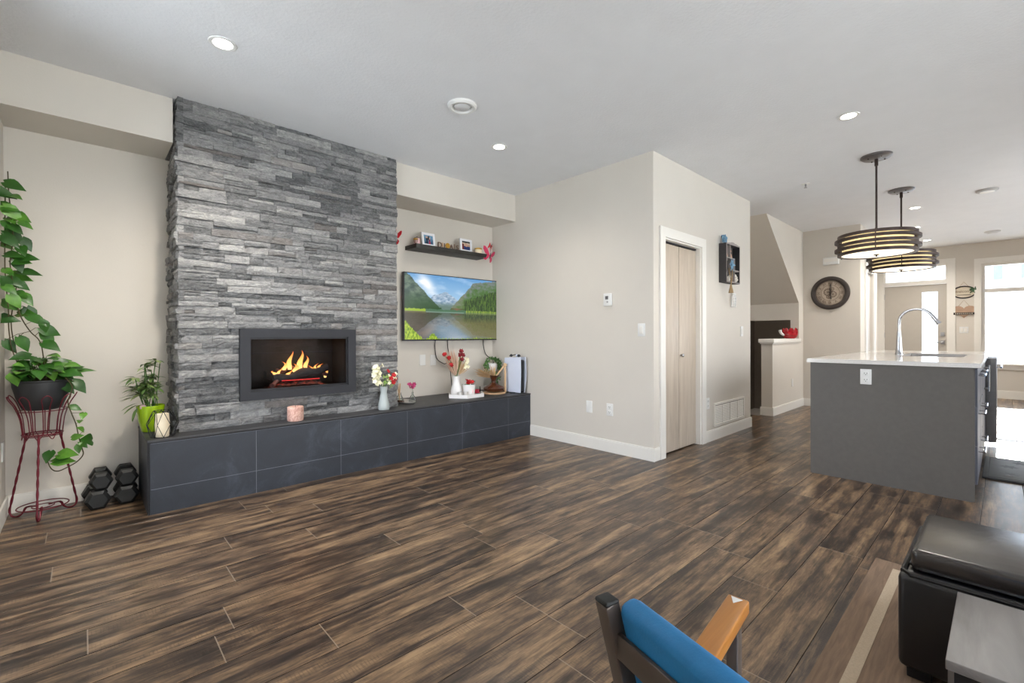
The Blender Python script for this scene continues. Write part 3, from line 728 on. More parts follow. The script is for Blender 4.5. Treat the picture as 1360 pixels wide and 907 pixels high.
# ================================================================== CHIMNEY BREAST AND FIREPLACE
FX0, FX1, FZ0, FZ1 = .892, 1.627, .703, 1.103
def stones():
    """ledgestone veneer: courses of split-faced stones, each its own block with a rough front"""
    m = MB(); rnd = random.Random(11)
    def block(u0, u1, z0, z1, face, dep, side):
        # face: u runs along the wall; rough grid on the front, straight sides running back
        nu = max(3, int((u1-u0)/.022)); nz = 3
        vs = []; idx = {}
        tl = rnd.uniform(-.006, .006); tz = rnd.uniform(-.003, .003)
        for j in range(nz+1):
            for i in range(nu+1):
                u = u0+(u1-u0)*i/nu; z = z0+(z1-z0)*j/nz
                e = (i in (0, nu)) or (j in (0, nz))
                d = dep + tl*(2*i/nu-1) + tz*(2*j/nz-1)
                nn = noise.noise(Vector((u*26+dep*900, z*40, side*3.1)))
                d += .006*nn + .004*noise.noise(Vector((u*70, z*90, 7)))
                if e: d -= .004
                idx[i, j] = len(vs); vs.append((u, z, d))
        rim = [(i, 0) for i in range(nu+1)] + [(nu, j) for j in range(1, nz+1)] + [(i, nz) for i in range(nu-1, -1, -1)] + [(0, j) for j in range(nz-1, 0, -1)]
        n0 = len(vs)
        for i, j in rim: u, z, d = vs[idx[i, j]]; vs.append((u, z, -.03))
        fs = [(idx[i, j], idx[i+1, j], idx[i+1, j+1], idx[i, j+1]) for i in range(nu) for j in range(nz)]
        L = len(rim)
        for k in range(L): fs.append((idx[rim[k]], n0+k, n0+(k+1) % L, idx[rim[(k+1) % L]]))
        out = [((u, face-d, z) if side == 0 else (face-d, u, z)) for u, z, d in vs]
        m.add(out, fs, False)
    def course(z0, z1, a, b, face, side):
        u = a
        while u < b-.001:
            L = rnd.choice((.09, .14, .18, .22, .26, .30, .36))*rnd.uniform(.85, 1.15)
            e = u+L
            if b-e < .07: e = b
            dep = rnd.uniform(.0, .022)
            if rnd.random() < .28 and z1-z0 > .035 and L < .3:
                zm = z0+(z1-z0)*rnd.uniform(.4, .6)
                block(u, e-.0012, z0, zm-.001, face, dep, side); block(u, e-.0012, zm, z1-.001, face, rnd.uniform(0, .022), side)
            else: block(u, e-.0012, z0, z1-.0012, face, dep, side)
            u = e
    z = .465
    X0, X1 = .470, 2.108
    while z < H-.002:
        hgt = rnd.choice((.030, .038, .044, .050, .054)); 
        if H-(z+hgt) < .02: hgt = H-z
        z1 = z+hgt
        zs = [(z, z1)]
        for a, b in zs:
            if b <= FZ0-.02 or a >= FZ1+.02: course(a, b, X0, X1, 3.805, 0)
            else: course(a, b, X0, FX0-.02, 3.805, 0); course(a, b, FX1+.02, X1, 3.805, 0)
        course(z, z1, 3.805-rnd.uniform(0, .018), 4.27, .472, 1)
        z = z1
    return m
t = thing('chimney_breast', 'grey split-face ledgestone chimney breast rising from the hearth bench to the ceiling', 'chimney', (0, 0, 0))
stones().build('stone_veneer', 'ledge_stone', t)
m = MB(); m.box(.49, 2.108, 3.83, 4.27, 1.125, H-.001); m.box(.49, FX0-.02, 3.83, 4.27, .466, 1.125); m.box(FX1+.02, 2.108, 3.83, 4.27, .466, 1.125); m.box(FX0-.02, FX1+.02, 3.83, 4.27, .466, .68)
m.build('backing', 'stairwell_paint', t)

t = thing('fireplace', 'black framed wall fireplace with burning logs, set in the grey stone', 'fireplace', (1.26, 3.78, .64))
m = MB()
for a, b, c, d in ((-.434, .434, 0, .063), (-.434, .434, .463, .526), (-.434, -.368, .063, .463), (.368, .434, .063, .463)): m.box(a, b, -.022, .02, c, d)
m.build('frame', 'fire_frame_metal', t)
m = MB()
for a, b, c, d in ((-.368, .368, .063, .078), (-.368, .368, .449, .463), (-.368, -.358, .078, .449), (.358, .368, .078, .449)): m.box(a, b, .0, .03, c, d)
m.build('inner_frame', 'black_metal', t)
m = MB(); m.box(-.386, .386, .33, .345, .045, .48); m.box(-.386, -.371, .03, .33, .045, .48); m.box(.371, .386, .03, .33, .045, .48); m.box(-.386, .386, .03, .345, .03, .06); m.box(-.386, .386, .03, .345, .47, .485)
m.build('firebox', 'firebox_lining', t)
m = MB(); m.box(-.371, .371, .31, .33, .33, .337); m.build('firebox_ledge', 'fire_frame_metal', t)
m = MB(); m.box(-.358, .358, .016, .020, .078, .449); m.build('glass', 'fire_glass', t)
# ember bed
m = MB(); n = 26
vs = []; rr = random.Random(3)
for j in range(9):
    for i in range(n+1):
        u = i/n; v = j/8; e = math.sin(PI*u)**.5*math.sin(PI*min(1, .15+v*.8))
        vs.append((-.20+.43*u, .07+.22*v, .06+.055*e+.012*noise.noise(Vector((u*22, v*9, 1)))))
m.add(vs, [(j*(n+1)+i, j*(n+1)+i+1, (j+1)*(n+1)+i+1, (j+1)*(n+1)+i) for j in range(8) for i in range(n)], True)
m.build('ember_bed', 'ember_bed', t)
def log(a, b, r, mt, seed):
    a = Vector(a); b = Vector(b); X, Y = basis(b-a); vs = []; N = 14; S = 14
    for i in range(N+1):
        c = a.lerp(b, i/N)+Vector((0, 0, .012*math.sin(i*.9+seed)))
        for k in range(S):
            q = 2*PI*k/S; rad = r*(1+.22*noise.noise(Vector((i*.5, math.cos(q)*1.3+seed, math.sin(q)*1.3))))*(1-.12*i/N)
            vs.append(c+X*rad*math.cos(q)+Y*rad*math.sin(q))
    fs = [(i*S+k, i*S+(k+1) % S, (i+1)*S+(k+1) % S, (i+1)*S+k) for i in range(N) for k in range(S)]
    fs += [tuple(range(S-1, -1, -1)), tuple(N*S+k for k in range(S))]
    m = MB(); m.add(vs, fs, True); m.build('log', mt, t)
log((-.17, .13, .125), (.24, .10, .205), .034, 'char_log', 1)
log((-.20, .24, .15), (.20, .27, .17), .034, 'char_log', 2)
log((-.13, .19, .195), (.12, .22, .225), .020, 'ash_log', 3)
log((-.20, .07, .10), (.0, .23, .155), .018, 'ash_log', 4)
log((.10, .25, .19), (.24, .12, .16), .018, 'ash_log', 5)
m = MB(); m.box(-.12, .17, .085, .10, .118, .124); m.build('glow_strip', 'ember_glow', t)
rr = random.Random(5)
for k, (x, y, z, h_, r) in enumerate(((-.035, .17, .20, .15, .030), (.045, .17, .20, .155, .028), (.085, .16, .20, .11, .02), (-.085, .15, .20, .07, .018), (-.12, .16, .17, .05, .014), (.0, .15, .18, .07, .026), (.13, .15, .17, .06, .016), (.17, .16, .18, .065, .014), (.24, .15, .12, .10, .014), (-.055, .13, .15, .05, .026), (.02, .12, .145, .05, .03), (.075, .12, .16, .05, .02), (.20, .15, .19, .05, .02), (-.16, .14, .17, .03, .018))):
    m = MB(); vs = []; N = 10; S = 10; ph = rr.uniform(0, 6)
    for i in range(N+1):
        u = i/N; rad = r*(math.sin(PI*min(1, u*.85+.15))**.8)*(1-u*.75) if i < N else .0005
        cx = x+.016*math.sin(u*4.5+ph)*u*1.6; 
        for q in range(S): vs.append((cx+rad*math.cos(q*2*PI/S)*(1+.3*math.sin(3*q+ph)), y+rad*.6*math.sin(q*2*PI/S), z+h_*u))
    m.add(vs, [(i*S+q, i*S+(q+1) % S, (i+1)*S+(q+1) % S, (i+1)*S+q) for i in range(N) for q in range(S)], True)
    m.build('flame', 'flame', t)
l = bpy.data.lights.new('fire_glow', 'POINT'); l.energy = 1.2; l.color = (1, .5, .2); l.shadow_soft_size = .06
o = bpy.data.objects.new('fire_glow', l); COL.objects.link(o); o.parent = t; o.location = (.02, .12, .30)

# ================================================================== HEARTH BENCH
BY, BZ = 3.62, .465
t = thing('hearth_bench', 'long low hearth bench faced in dark slate tiles, running under the stone and the television', 'bench', (.293, BY, 0))
W_ = XP-.293-.001
m = MB(); m.box(.012, W_, .0012, .63, 0, BZ-.022); m.build('body', 'grout', t)
m = MB(); seams = [.006, .602, 1.212, 1.812, 2.419, 3.030, W_]
for i in range(6):
    for z0, z1 in ((0.0, .1545), (.1580, BZ-.024)): m.box(seams[i]+.0018, seams[i+1]-.0018, 0, .016, z0, z1)
m.build('front_tiles', 'slate_tile', t)
m = MB(); m.box(-.004, .012, .004, .632, 0, BZ-.022); m.build('side_tiles', 'slate_tile', t)
m = MB(); m.box(-.006, W_, -.004, .649, BZ-.013, BZ, bevel=.001); m.build('top_slab', 'slate_top', t)
m = MB(); m.box(-.006, W_, .001, .012, BZ-.022, BZ-.013); m.box(-.0065, -.001, -.001, .004, 0, BZ-.013); m.box(.0, .006, .003, .012, 0, BZ-.022); m.build('edge_trim', 'black_metal', t)

# ================================================================== TELEVISION, SHELF, WALL THINGS
def vnoise(x, y, s=0, o=4):
    return noise.fractal(Vector((x, y, s)), 1.0, 2.0, o)
def mixc(a, b, f):
    f = max(0, min(1, f)); return tuple(p+(q-p)*f for p, q in zip(a, b))
def tv_px(u, v):
    wl = .435
    def land(u, v):
        # v measured above the water line, 0..1 in picture units
        sky = mixc((176, 206, 228), (96, 152, 204), (v-.5)*2.0)
        cl = vnoise(u*5, v*9, 3)
        cc = math.exp(-((u-.16-(1-v)*.35)**2)/.004-((v-.86)**2)/.02)
        sky = mixc(sky, (244, 246, 250), cc*1.1 + max(0, cl)*.45)
        c = sky
        dist = .60+.155*max(0, 1-abs(u-.40)/.15)**.8+.05*max(0, 1-abs(u-.27)/.10)+.018*vnoise(u*30, 1)
        if v < dist:
            sh = vnoise(u*26, v*34, 4); c = mixc((112, 140, 168), (192, 206, 220), .45+sh*.9)
            c = mixc((96, 120, 112), c, (v-.52)/.08)
        lr = 1.04-1.62*u+.02*vnoise(u*24, 2)
        if u < .36 and v < max(lr, .5):
            sh = vnoise(u*20, v*20, 5); c = mixc((62, 82, 76), (106, 124, 108), .5+sh)
            c = mixc((44, 78, 44), c, (v-.5)/.25)
        rr_ = min(1.2, .50+(u-.46)*1.72+.03*vnoise(u*22, 6)) if u < .70 else 1.2
        rr_ = min(rr_, .93+(u-.7)*.25+.015*vnoise(u*30, 6)) if u >= .66 else rr_
        if u > .44 and v < rr_:
            sh = vnoise(u*24, v*24, 7); ridge = (rr_-v)
            c = mixc((116, 124, 122), (72, 108, 52), ridge/.22+sh*.7)
            if u > .6:
                tr = vnoise(u*75, v*9, 8)+.5*vnoise(u*160, v*30, 9)
                lim = .62+.22*(u-.6)/.4+.05*vnoise(u*55, 3)
                if v < lim: c = mixc((36, 58, 32), (98, 128, 52), .35+tr*.9)
            else: c = mixc(c, (112, 124, 74), .35) if v > .5 else mixc((124, 92, 70), (66, 90, 48), abs(u-.52)/.08)
        if v < wl+.035+.012*vnoise(u*30, 9):
            if u < .2: c = (150, 178, 52)
            elif u > .62: c = mixc((88, 120, 44), (150, 168, 70), vnoise(u*60, 3)+.4)
            else: c = (70, 108, 80)
        return c
    if v > wl: return mixc(land(u, v), (90, 110, 100), 0)
    rv = wl+(wl-v)*1.32+.012*vnoise(u*9, v*60, 11)
    c = mixc(land(u, rv), (70, 72, 62), .46)
    sm = lambda x: max(0, min(1, x))
    edge = .40+(.30-v)*.75+.03*vnoise(v*12, 5)
    c = mixc(c, (122, 112, 66), .62*sm((u-edge)/.08)*sm((.36-v)/.1))
    c = mixc(c, (78, 58, 48), .6*sm((.36-u)/.2))
    rip = math.exp(-((u-.36-(wl-v)*.35)**2)/.022)*max(0, 1-(v)/.30)
    c = mixc(c, (176, 182, 192), rip*.75+.1*vnoise(u*60, v*110))
    if v > wl-.015: c = mixc(c, (150, 178, 170), .7 if .2 < u < .6 else .2)
    g = .30*max(0, 1-u/.17)+.05*abs(vnoise(u*60, 1))
    if v < g*.92 or v < .10-abs(u-.27)*1.6+.03*vnoise(u*90, 2): c = mixc((92, 128, 22), (186, 206, 60), .5+vnoise(u*90, v*22, 12))
    return c
t = thing('television', 'flat television on the wall showing a mountain lake landscape', 'television', (2.404, 4.195, 1.06))
TW, TH = 1.284, .712
m = MB(); m.box(0, TW, .004, .045, 0, TH, bevel=.003); m.box(TW*.2, TW*.8, .04, .062, .1, TH*.7); m.build('housing', 'console_black', t)
m = MB()
for a, b, c, d in ((0, TW, 0, .014), (0, TW, TH-.008, TH), (0, .008, .014, TH-.008), (TW-.008, TW, .014, TH-.008)): m.box(a, b, 0, .005, c, d)
m.build('bezel', 'console_black', t)
o = picture('screen', TW-.016, TH-.022, 300, 165, tv_px, 'tv_picture', t); o.location = (.008, .002, .014)
m = MB(); m.box(TW*.3, TW*.7, .055, .075, TH*.25, TH*.65); m.build('wall_mount', 'black_metal', t)
for pts, lab in (([(2.82, 4.25, 1.09), (2.815, 4.25, .98), (2.84, 4.25, .86), (2.93, 4.25, .80), (3.0, 4.245, .78), (3.04, 4.24, .47)], 'black cable hanging from the television nearest the stone'),
                 ([(2.985, 4.25, 1.09), (2.985, 4.25, .98), (3.02, 4.25, .86), (3.09, 4.25, .76), (3.12, 4.24, .47)], 'black cable hanging from the television behind the dried bouquet'),
                 ([(3.50, 4.25, 1.09), (3.50, 4.25, 1.0), (3.53, 4.25, .90), (3.60, 4.25, .84), (3.645, 4.24, .80), (3.645, 4.22, .47)], 'black cable hanging from the right end of the television')):
    m = MB(); m.tube(spline(pts, 6), .0045, 8); o = m.build('cable', 'cable_black'); tag(o, lab, 'cable', 'television cables')
m = MB(); m.tube(spline([(3.645, 3.83, .60), (3.646, 3.79, .645), (3.646, 3.735, .62), (3.646, 3.70, .55), (3.644, 3.70, .49), (3.635, 3.74, .470)], 6), .004, 8); o = m.build('cable', 'cable_black'); tag(o, 'thin black cable looping beside the white game console on the bench end', 'cable')

SZ = 2.048
t = thing('floating_shelf', 'black floating wall shelf above the television', 'shelf', (2.462, 4.05, SZ))
m = MB(); m.box(0, .955, 0, .22, -.042, 0, bevel=.002); m.build('board', 'shelf_black', t)

def frame_photo(name, x, w, h, tilt, fn, label, rz=0):
    t = thing(name, label, 'photo frame', (x, 4.10, SZ), rz, 'white photo frames on the shelf')
    R = Matrix.Rotation(-tilt, 4, 'X'); b = .024
    m = MB()
    for x0, x1, z0, z1 in ((0, w, 0, b), (0, w, h-b, h), (0, b, b, h-b), (w-b, w, b, h-b)): m.box(x0, x1, 0, .015, z0, z1, M=R)
    m.build('frame', 'photo_frame_white', t)
    m = MB(); m.box(b*.5, w-b*.5, .008, .012, b*.5, h-b*.5, M=R); m.build('mat_board', 'photo_frame_white', t)
    picture('photo', w-2*b, h-2*b, 20, 20, fn, 'photo_print', t, R @ Matrix.Translation((b, .007, b)))
    m = MB(); m.prism([(.012, h*.75), (.05, .002), (.046, .002), (.012, h*.6)], w*.45, w*.55, 'x'); m.build('easel', 'shelf_black', t)
def ph1(u, v):
    c = mixc((50, 84, 110), (120, 160, 190), v+vnoise(u*6, v*6)*.5)
    if .25 < u < .45 and v < .75: c = (36, 44, 62)
    if .52 < u < .74 and v < .62: c = mixc((190, 60, 90), (40, 60, 90), v*1.2)
    if (u-.35)**2+(v-.78)**2 < .012 or (u-.63)**2+(v-.66)**2 < .010: c = (206, 166, 146)
    return c
def ph2(u, v):
    c = mixc((150, 90, 60), (206, 196, 180), v+vnoise(u*5, v*5, 3)*.4)
    if v < .42: c = (40, 56, 110)
    if u < .28 and v < .7: c = (110, 42, 42)
    if (u-.55)**2+(v-.55)**2 < .03: c = (196, 150, 128)
    if v > .84: c = (40, 50, 54)
    return c
frame_photo('photo_frame', 2.570, .165, .145, .16, ph1, 'white photo frame at the left of the shelf, leaning, with two people in blue', .05)
frame_photo('photo_frame', 3.055, .170, .145, .05, ph2, 'white photo frame at the right of the shelf with a warm coloured portrait', .05)
t = thing('word_sign', 'small cut-out word decoration with a round gold charm, between the two photo frames', 'sign', (2.765, 4.10, SZ))
m = MB(); m.box(0, .28, 0, .02, 0, .008); m.build('base', 'trim_paint', t)
def letter(ch, x, s, mt='letter_wood', parent=None, y=.004, z=.008, name='letter', ext=.006, rz=0):
    cu = bpy.data.curves.new(name, 'FONT'); cu.body = ch; cu.size = s; cu.extrude = ext; cu.align_x = 'CENTER'
    tmp = bpy.data.objects.new(name, cu); COL.objects.link(tmp)
    me = bpy.data.meshes.new_from_object(tmp); bpy.data.objects.remove(tmp)
    me.materials.clear(); me.materials.append(MATS[mt])
    o = bpy.data.objects.new(name, me); COL.objects.link(o); o.parent = parent; o.location = (x, y+ext, z); o.rotation_euler = (PI/2, 0, rz)
    return o
for ch, x, s, mt in (('D', .022, .080, 'letter_wood'), ('I', .058, .08, 'wood_light'), ('I', .082, .075, 'letter_wood'), ('A', .172, .07, 'letter_wood'), ('J', .212, .085, 'letter_wood'), ('S', .252, .075, 'letter_wood')):
    letter(ch, x, s, mt, t)
m = MB(); m.lathe([(0, -.006), (.028, -.006), (.03, 0), (.028, .006), (0, .006)], (.125, .012, .038), 24, (0, -1, 0)); m.build('round_charm', 'gold', t)
t = thing('votive_jar', 'pale pink jar candle on the shelf behind the left photo frame', 'candle', (2.545, 4.17, SZ))
m = MB(); m.lathe([(.028, 0), (.032, .004), (.032, .07), (.026, .078), (.024, .078)], seg=20); m.build('jar', 'pink_blush', t)
m = MB(); m.lathe([(0, .098), (.008, .096), (.010, .088), (.027, .086), (.028, .078), (0, .078)], seg=20); m.build('lid', 'pewter', t)
t = thing('votive_cup', 'tiny brass and glass cup at the left end of the shelf', 'cup', (2.50, 4.12, SZ))
m = MB(); m.lathe([(.020, 0), (.010, .006), (.009, .018), (.020, .03), (.022, .05)], seg=20, cap=False); m.build('cup', 'jar_glass', t)
m = MB(); m.lathe([(.022, .05), (.024, .053), (.024, .062), (.0, .064)], seg=20); m.build('lid', 'gold', t)
t = thing('jar_candle', 'short cream candle with a wooden lid at the right end of the shelf', 'candle', (3.33, 4.13, SZ))
m = MB(); m.lathe([(.036, 0), (.04, .004), (.04, .052)], seg=24); m.build('jar', 'candle_wax', t)
m = MB(); m.lathe([(.041, .052), (.044, .056), (.044, .066), (.02, .074), (0, .074)], seg=24); m.build('lid', 'gold', t)

def butterfly(loc, s, mt, rot, label, face='y', open_=.5):
    t = thing('butterfly_ornament', label, 'wall ornament', loc, 0, 'butterflies by the television wall')
    R = Matrix.Rotation(rot, 4, 'Y')
    for sg in (-1, 1):
        m = MB()
        W = Matrix.Rotation(sg*open_, 4, 'Z')
        up = [(0, .0), (.02, .03), (.07, .11), (.13, .155), (.165, .15), (.155, .09), (.10, .02), (.02, -.005)]
        lo = [(0, -.005), (.02, -.0), (.09, -.005), (.12, -.04), (.10, -.09), (.06, -.11), (.03, -.07)]
        for pl in (up, lo):
            n = len(pl); vs = [R @ W @ Vector((sg*p[0]*s, -.004, p[1]*s)) for p in pl]+[R @ W @ Vector((sg*p[0]*s, -.006, p[1]*s)) for p in pl]
            m.add(vs, [tuple(range(n)), tuple(range(2*n-1, n-1, -1))]+[(i, i+n, (i+1) % n+n, (i+1) % n) for i in range(n)])
        m.build('wing', mt, t)
    m = MB(); m.lathe([(0, -.07*s), (.008*s, -.05*s), (.011*s, 0), (.008*s, .03*s), (.01*s, .045*s), (0, .055*s)], (0, -.006, 0), 10, R @ Vector((0, 0, 1)), cap=False)
    for sg in (-1, 1): m.tube([R @ Vector((0, -.006, .05*s)), R @ Vector((sg*.02*s, -.008, .08*s)), R @ Vector((sg*.035*s, -.01, .10*s))], .0012)
    m.build('body', 'dark_slot', t)
butterfly((2.335, 4.262, 2.10), .55, 'butterfly_red', .1, 'red butterfly ornament on the wall beside the stone chimney', open_=-1.15)
butterfly((3.425, 4.038, 2.03), .62, 'butterfly_pink', .35, 'pink butterfly ornament at the right end of the floating shelf')
butterfly((3.63, 4.262, 2.20), .46, 'butterfly_red', .5, 'small dark pink butterfly ornament on the wall, upper right of the shelf')

# wall plates
def plate(name, loc, facing, kind, label, w=.072, h=.116, gang=1, cat=None):
    rz = {'-y': 0, '-x': -PI/2, '+x': PI/2}[facing]
    t = thing(name, label, cat or kind, loc, rz, None)
    w = w if gang == 1 else .118
    m = MB(); m.box(-w/2, w/2, -.006, 0, -h/2, h/2, bevel=.002); m.build('cover_plate', 'plastic_white', t)
    for g in range(gang):
        cx = 0 if gang == 1 else (-.024+.048*g)
        if kind == 'switch': m = MB(); m.box(cx-.017, cx+.017, -.011, -.005, -.034, .034, bevel=.002); m.build('rocker', 'trim_paint', t)
        elif kind == 'outlet':
            for s in (-1, 1):
                m = MB(); m.box(-.017, .017, -.009, -.005, s*.024-.015, s*.024+.015, bevel=.004); m.build('receptacle', 'plastic_white', t)
                m = MB(); m.box(-.009, -.006, -.0095, -.009, s*.024-.002, s*.024+.008); m.box(.006, .009, -.0095, -.009, s*.024-.002, s*.024+.008); m.lathe([(0, -.0095), (.003, -.0095), (.003, -.009), (0, -.009)], (0, 0, s*.024-.008), 8, (0, 1, 0)); m.build('slots', 'dark_slot', t)
        elif kind == 'cover':
            for s in (-1, 1):
                m = MB(); m.ball((0, -.006, s*h*.36), .003, 6); m.build('screw', 'trim_paint', t)
    return t
plate('wall_outlet', (2.667, YB, .852), '-y', 'cover', 'blank white wall plate under the television, left one of the pair', cat='wall plate')
plate('wall_outlet', (2.801, YB, .847), '-y', 'cover', 'blank white wall plate under the television, right one of the pair', cat='wall plate')
plate('light_switch', (XP, 2.217, 1.159), '-x', 'switch', 'white rocker switch on the pale partition wall near its corner', cat='switch')
plate('wall_outlet', (XP, 2.80, .406), '-x', 'cover', 'low white wall plate on the partition wall, the one nearer the bench', cat='wall plate')
plate('wall_outlet', (XP, 2.558, .404), '-x', 'outlet', 'low white outlet on the partition wall, the one nearer the corner', cat='outlet')
plate('light_switch', (5.646, YP, 1.154), '-y', 'switch', 'white rocker switch near the far end of the closet door wall', cat='switch')
plate('wall_outlet', (4.738, YP, .40), '-y', 'outlet', 'white outlet between the closet door casing and the return air grille', cat='outlet')
plate('wall_outlet', (7.745, 2.16, .398), '-y', 'cover', 'faint cream wall plate low on the half wall', cat='wall plate')
plate('light_switch', (XF, .49, 1.19), '-x', 'switch', 'double white switch plate between the front door and the kitchen window', gang=2, cat='switch')
plate('wall_outlet', (XL, 4.12, .42), '+x', 'cover', 'white wall plate on the left wall behind the plant stand', cat='wall plate')
t = thing('thermostat', 'white wall thermostat with a small grey display on the partition wall', 'thermostat', (XP, 2.572, 1.45), -PI/2)
m = MB(); m.box(-.045, .045, -.022, 0, -.06, .06, bevel=.005); m.build('housing', 'plastic_white', t)
m = MB(); m.box(-.022, .012, -.0235, -.021, .002, .034); m.build('display', 'pewter', t)
m = MB(); m.box(-.005, .012, -.026, -.021, -.03, -.014, bevel=.001); m.build('button', 'smoke_grey', t)

t = thing('return_air_grille', 'wide cream louvred return air grille low on the closet door wall', 'grille', (4.883, YP, .135))
m = MB(); GW, GH = .828, .25
for a, b, c, d in ((0, GW, 0, .022), (0, GW, GH-.022, GH), (0, .022, .022, GH-.022), (GW-.022, GW, .022, GH-.022)): m.box(a, b, -.010, 0, c, d)
m.build('frame', 'trim_paint', t)
m = MB()
for i in range(11):
    z = .026+i*.018; m.add([(.022, -.009, z), (GW-.022, -.009, z), (GW-.022, -.001, z+.009), (.022, -.001, z+.009)], [(0, 1, 2, 3)])
    m.add([(.022, -.0085, z-.0012), (GW-.022, -.0085, z-.0012), (GW-.022, -.0005, z+.0078), (.022, -.0005, z+.0078)], [(3, 2, 1, 0)])
for k in range(1, 4): m.box(GW*k/4-.002, GW*k/4+.002, -.009, -.001, .022, GH-.022)
m.build('louvres', 'trim_paint', t)
m = MB(); m.box(.02, GW-.02, -.001, .0, .02, GH-.02); m.build('backing', 'smoke_grey', t)

# shadow box
t = thing('shadow_box_shelf', 'dark wooden cubby shadow box mounted on the wall right of the closet door', 'wall shelf', (5.02, 2.02, 1.68))
BW, BH, BD, k = .365, .42, .08, .012
m = MB(); m.box(0, k, 0, BD, 0, BH); m.box(BW-k, BW, 0, BD, 0, BH); m.box(k, BW-k, 0, BD, 0, k); m.box(k, BW-k, 0, BD, BH-k, BH); m.box(k, BW-k, BD-.006, BD, k, BH-k); m.build('case', 'shadow_box_wood', t)
m = MB(); m.box(k, .24, .004, BD-.006, .26, .272); m.box(.115, .127, .004, BD-.006, .272, BH-k); m.box(.228, .24, .004, BD-.006, .13, .26); m.box(.12, BW-k, .004, BD-.006, .135, .147); m.box(.228, .24, .004, BD-.006, k, .135); m.build('dividers', 'shadow_box_edge', t)
m = MB()
for a, b, c, d in ((0, BW, 0, k), (0, BW, BH-k, BH), (0, k, k, BH-k), (BW-k, BW, k, BH-k)): m.box(a, b, -.002, 0, c, d)
m.prism([(0, BH)] + [(BW*i/16, BH+.018*math.sin(PI*i/16)**2*(1.2 if i % 5 else .6)) for i in range(1, 16)] + [(BW, BH)], -.002, .008, 'y')
m.build('face_trim', 'shadow_box_edge', t)
for x, lab in ((.06, 'tiny figurine in the upper left cubby of the shadow box'), (.175, 'tiny figurine in the upper middle cubby of the shadow box')):
    g = thing('figurine', lab, 'figurine', (5.02+x, 2.055, 1.68+.272), 0, 'figurines in the shadow box')
    m = MB(); m.lathe([(.022, 0), (.024, .01), (.018, .04), (.010, .06), (.014, .066), (.017, .08), (.010, .094), (0, .098)], seg=14); m.build('body', 'skin_figure', g)
    m = MB(); m.ball((-.02, -.004, .035), .008, 8, 1.8); m.ball((.02, -.004, .035), .008, 8, 1.8); m.build('arms', 'shell_white', g)
m = MB()
for a in range(12):
    q = a*PI/6; R = .085 if a % 2 == 0 else .055
    m.leaf((0, 0, 0), (math.cos(q), -.15, math.sin(q)), (0, -1, 0), R, .022, fold=.3, droop=0)
m.ball((0, -.006, 0), .016, 10)
o = m.build('flower_ornament', 'blue_starfish'); o.location = (5.125, 2.010, 1.87); tag(o, 'blue petalled flower ornament on the front of the shadow box', 'ornament')
g = thing('tassel_ornament', 'natural jute tassel hanging from the shadow box', 'tassel', (5.10, 2.012, 1.80))
m = MB(); m.tube(spline([(-.04, 0, .03), (-.02, -.004, -.04), (.01, -.004, -.10), (.015, -.002, -.15)]), .005); m.tube(spline([(.06, 0, .02), (.04, -.004, -.06), (.02, -.004, -.12), (.015, -.002, -.15)]), .005); m.build('cord', 'jute', g)
m = MB(); m.lathe([(.0, -.14), (.010, -.15), (.011, -.165), (.020, -.20), (.026, -.235), (0, -.235)], (.015, -.002, 0), 14); m.build('tassel', 'jute', g)
g = thing('seashell', 'white seashell in the lower right cubby of the shadow box', 'shell', (5.02+.30, 2.055, 1.68+.014))
m = MB(); m.lathe([(0, 0), (.028, .01), (.04, .03), (.03, .05), (.034, .06), (.02, .075), (.024, .082), (0, .105)], seg=14); m.build('shell', 'shell_white', g)
g = thing('seashell', 'white curled seashell in the lower left cubby of the shadow box', 'shell', (5.02+.12, 2.055, 1.68+.012))
m = MB(); m.ball((0, 0, .03), .03, 12); m.tube([(.02*math.cos(i*.6)*(1-i/16), -.02, .04+.03*math.sin(i*.6)*(1-i/16)) for i in range(14)], .01, taper=.4); m.build('shell', 'shell_white', g)
g = thing('elephant_figurine', 'small blue elephant figurine on top of the shadow box', 'figurine', (5.075, 2.06, 2.112))
m = MB(); m.ball((0, 0, .045), .026, 12, .9, 1.2)
for sx in (-1, 1):
    for sy in (-1, 1): m.cyl((sx*.018, sy*.010, 0), (sx*.018, sy*.010, .035), .009, seg=10)
m.ball((-.032, 0, .062), .018, 12); m.tube([(-.046, 0, .062), (-.058, 0, .05), (-.062, 0, .03), (-.068, 0, .026)], .006, taper=.5); m.build('body', 'blue_starfish', g)
m = MB(); m.ball((-.028, .018, .066), .016, 10, 1, .5, .35); m.ball((-.028, -.018, .066), .016, 10, 1, .5, .35); m.build('ears', 'blue_starfish', g)
g = thing('jar_ornament', 'white lantern shaped metal ornament hanging below the shadow box', 'ornament', (5.33, YP-.006, 1.47))
m = MB(); m.tube([(-.022*math.sin(i*PI/8)*1.0, -.01, .11+.03*(1-math.cos(i*PI/8))) for i in range(16)], .002, closed=False)
m.lathe([(.018, .085), (.022, .09), (.022, .105), (.012, .11)], (0, -.028, 0), 16)
for r_, z_ in ((.024, .085), (.04, .062), (.042, .03), (.042, .0), (.036, -.045)): m.tube([(r_*math.cos(a*PI/12), -.028+r_*.5*math.sin(a*PI/12), z_) for a in range(24)], .0028, 6, True)
for a in range(8):
    q = a*PI/4; m.tube([(r_*math.cos(q), -.028+r_*.5*math.sin(q), z_) for r_, z_ in ((.02, .09), (.04, .062), (.042, .03), (.042, 0), (.036, -.045))], .0028, 6)
m.build('wire_jar', 'plastic_white', g)

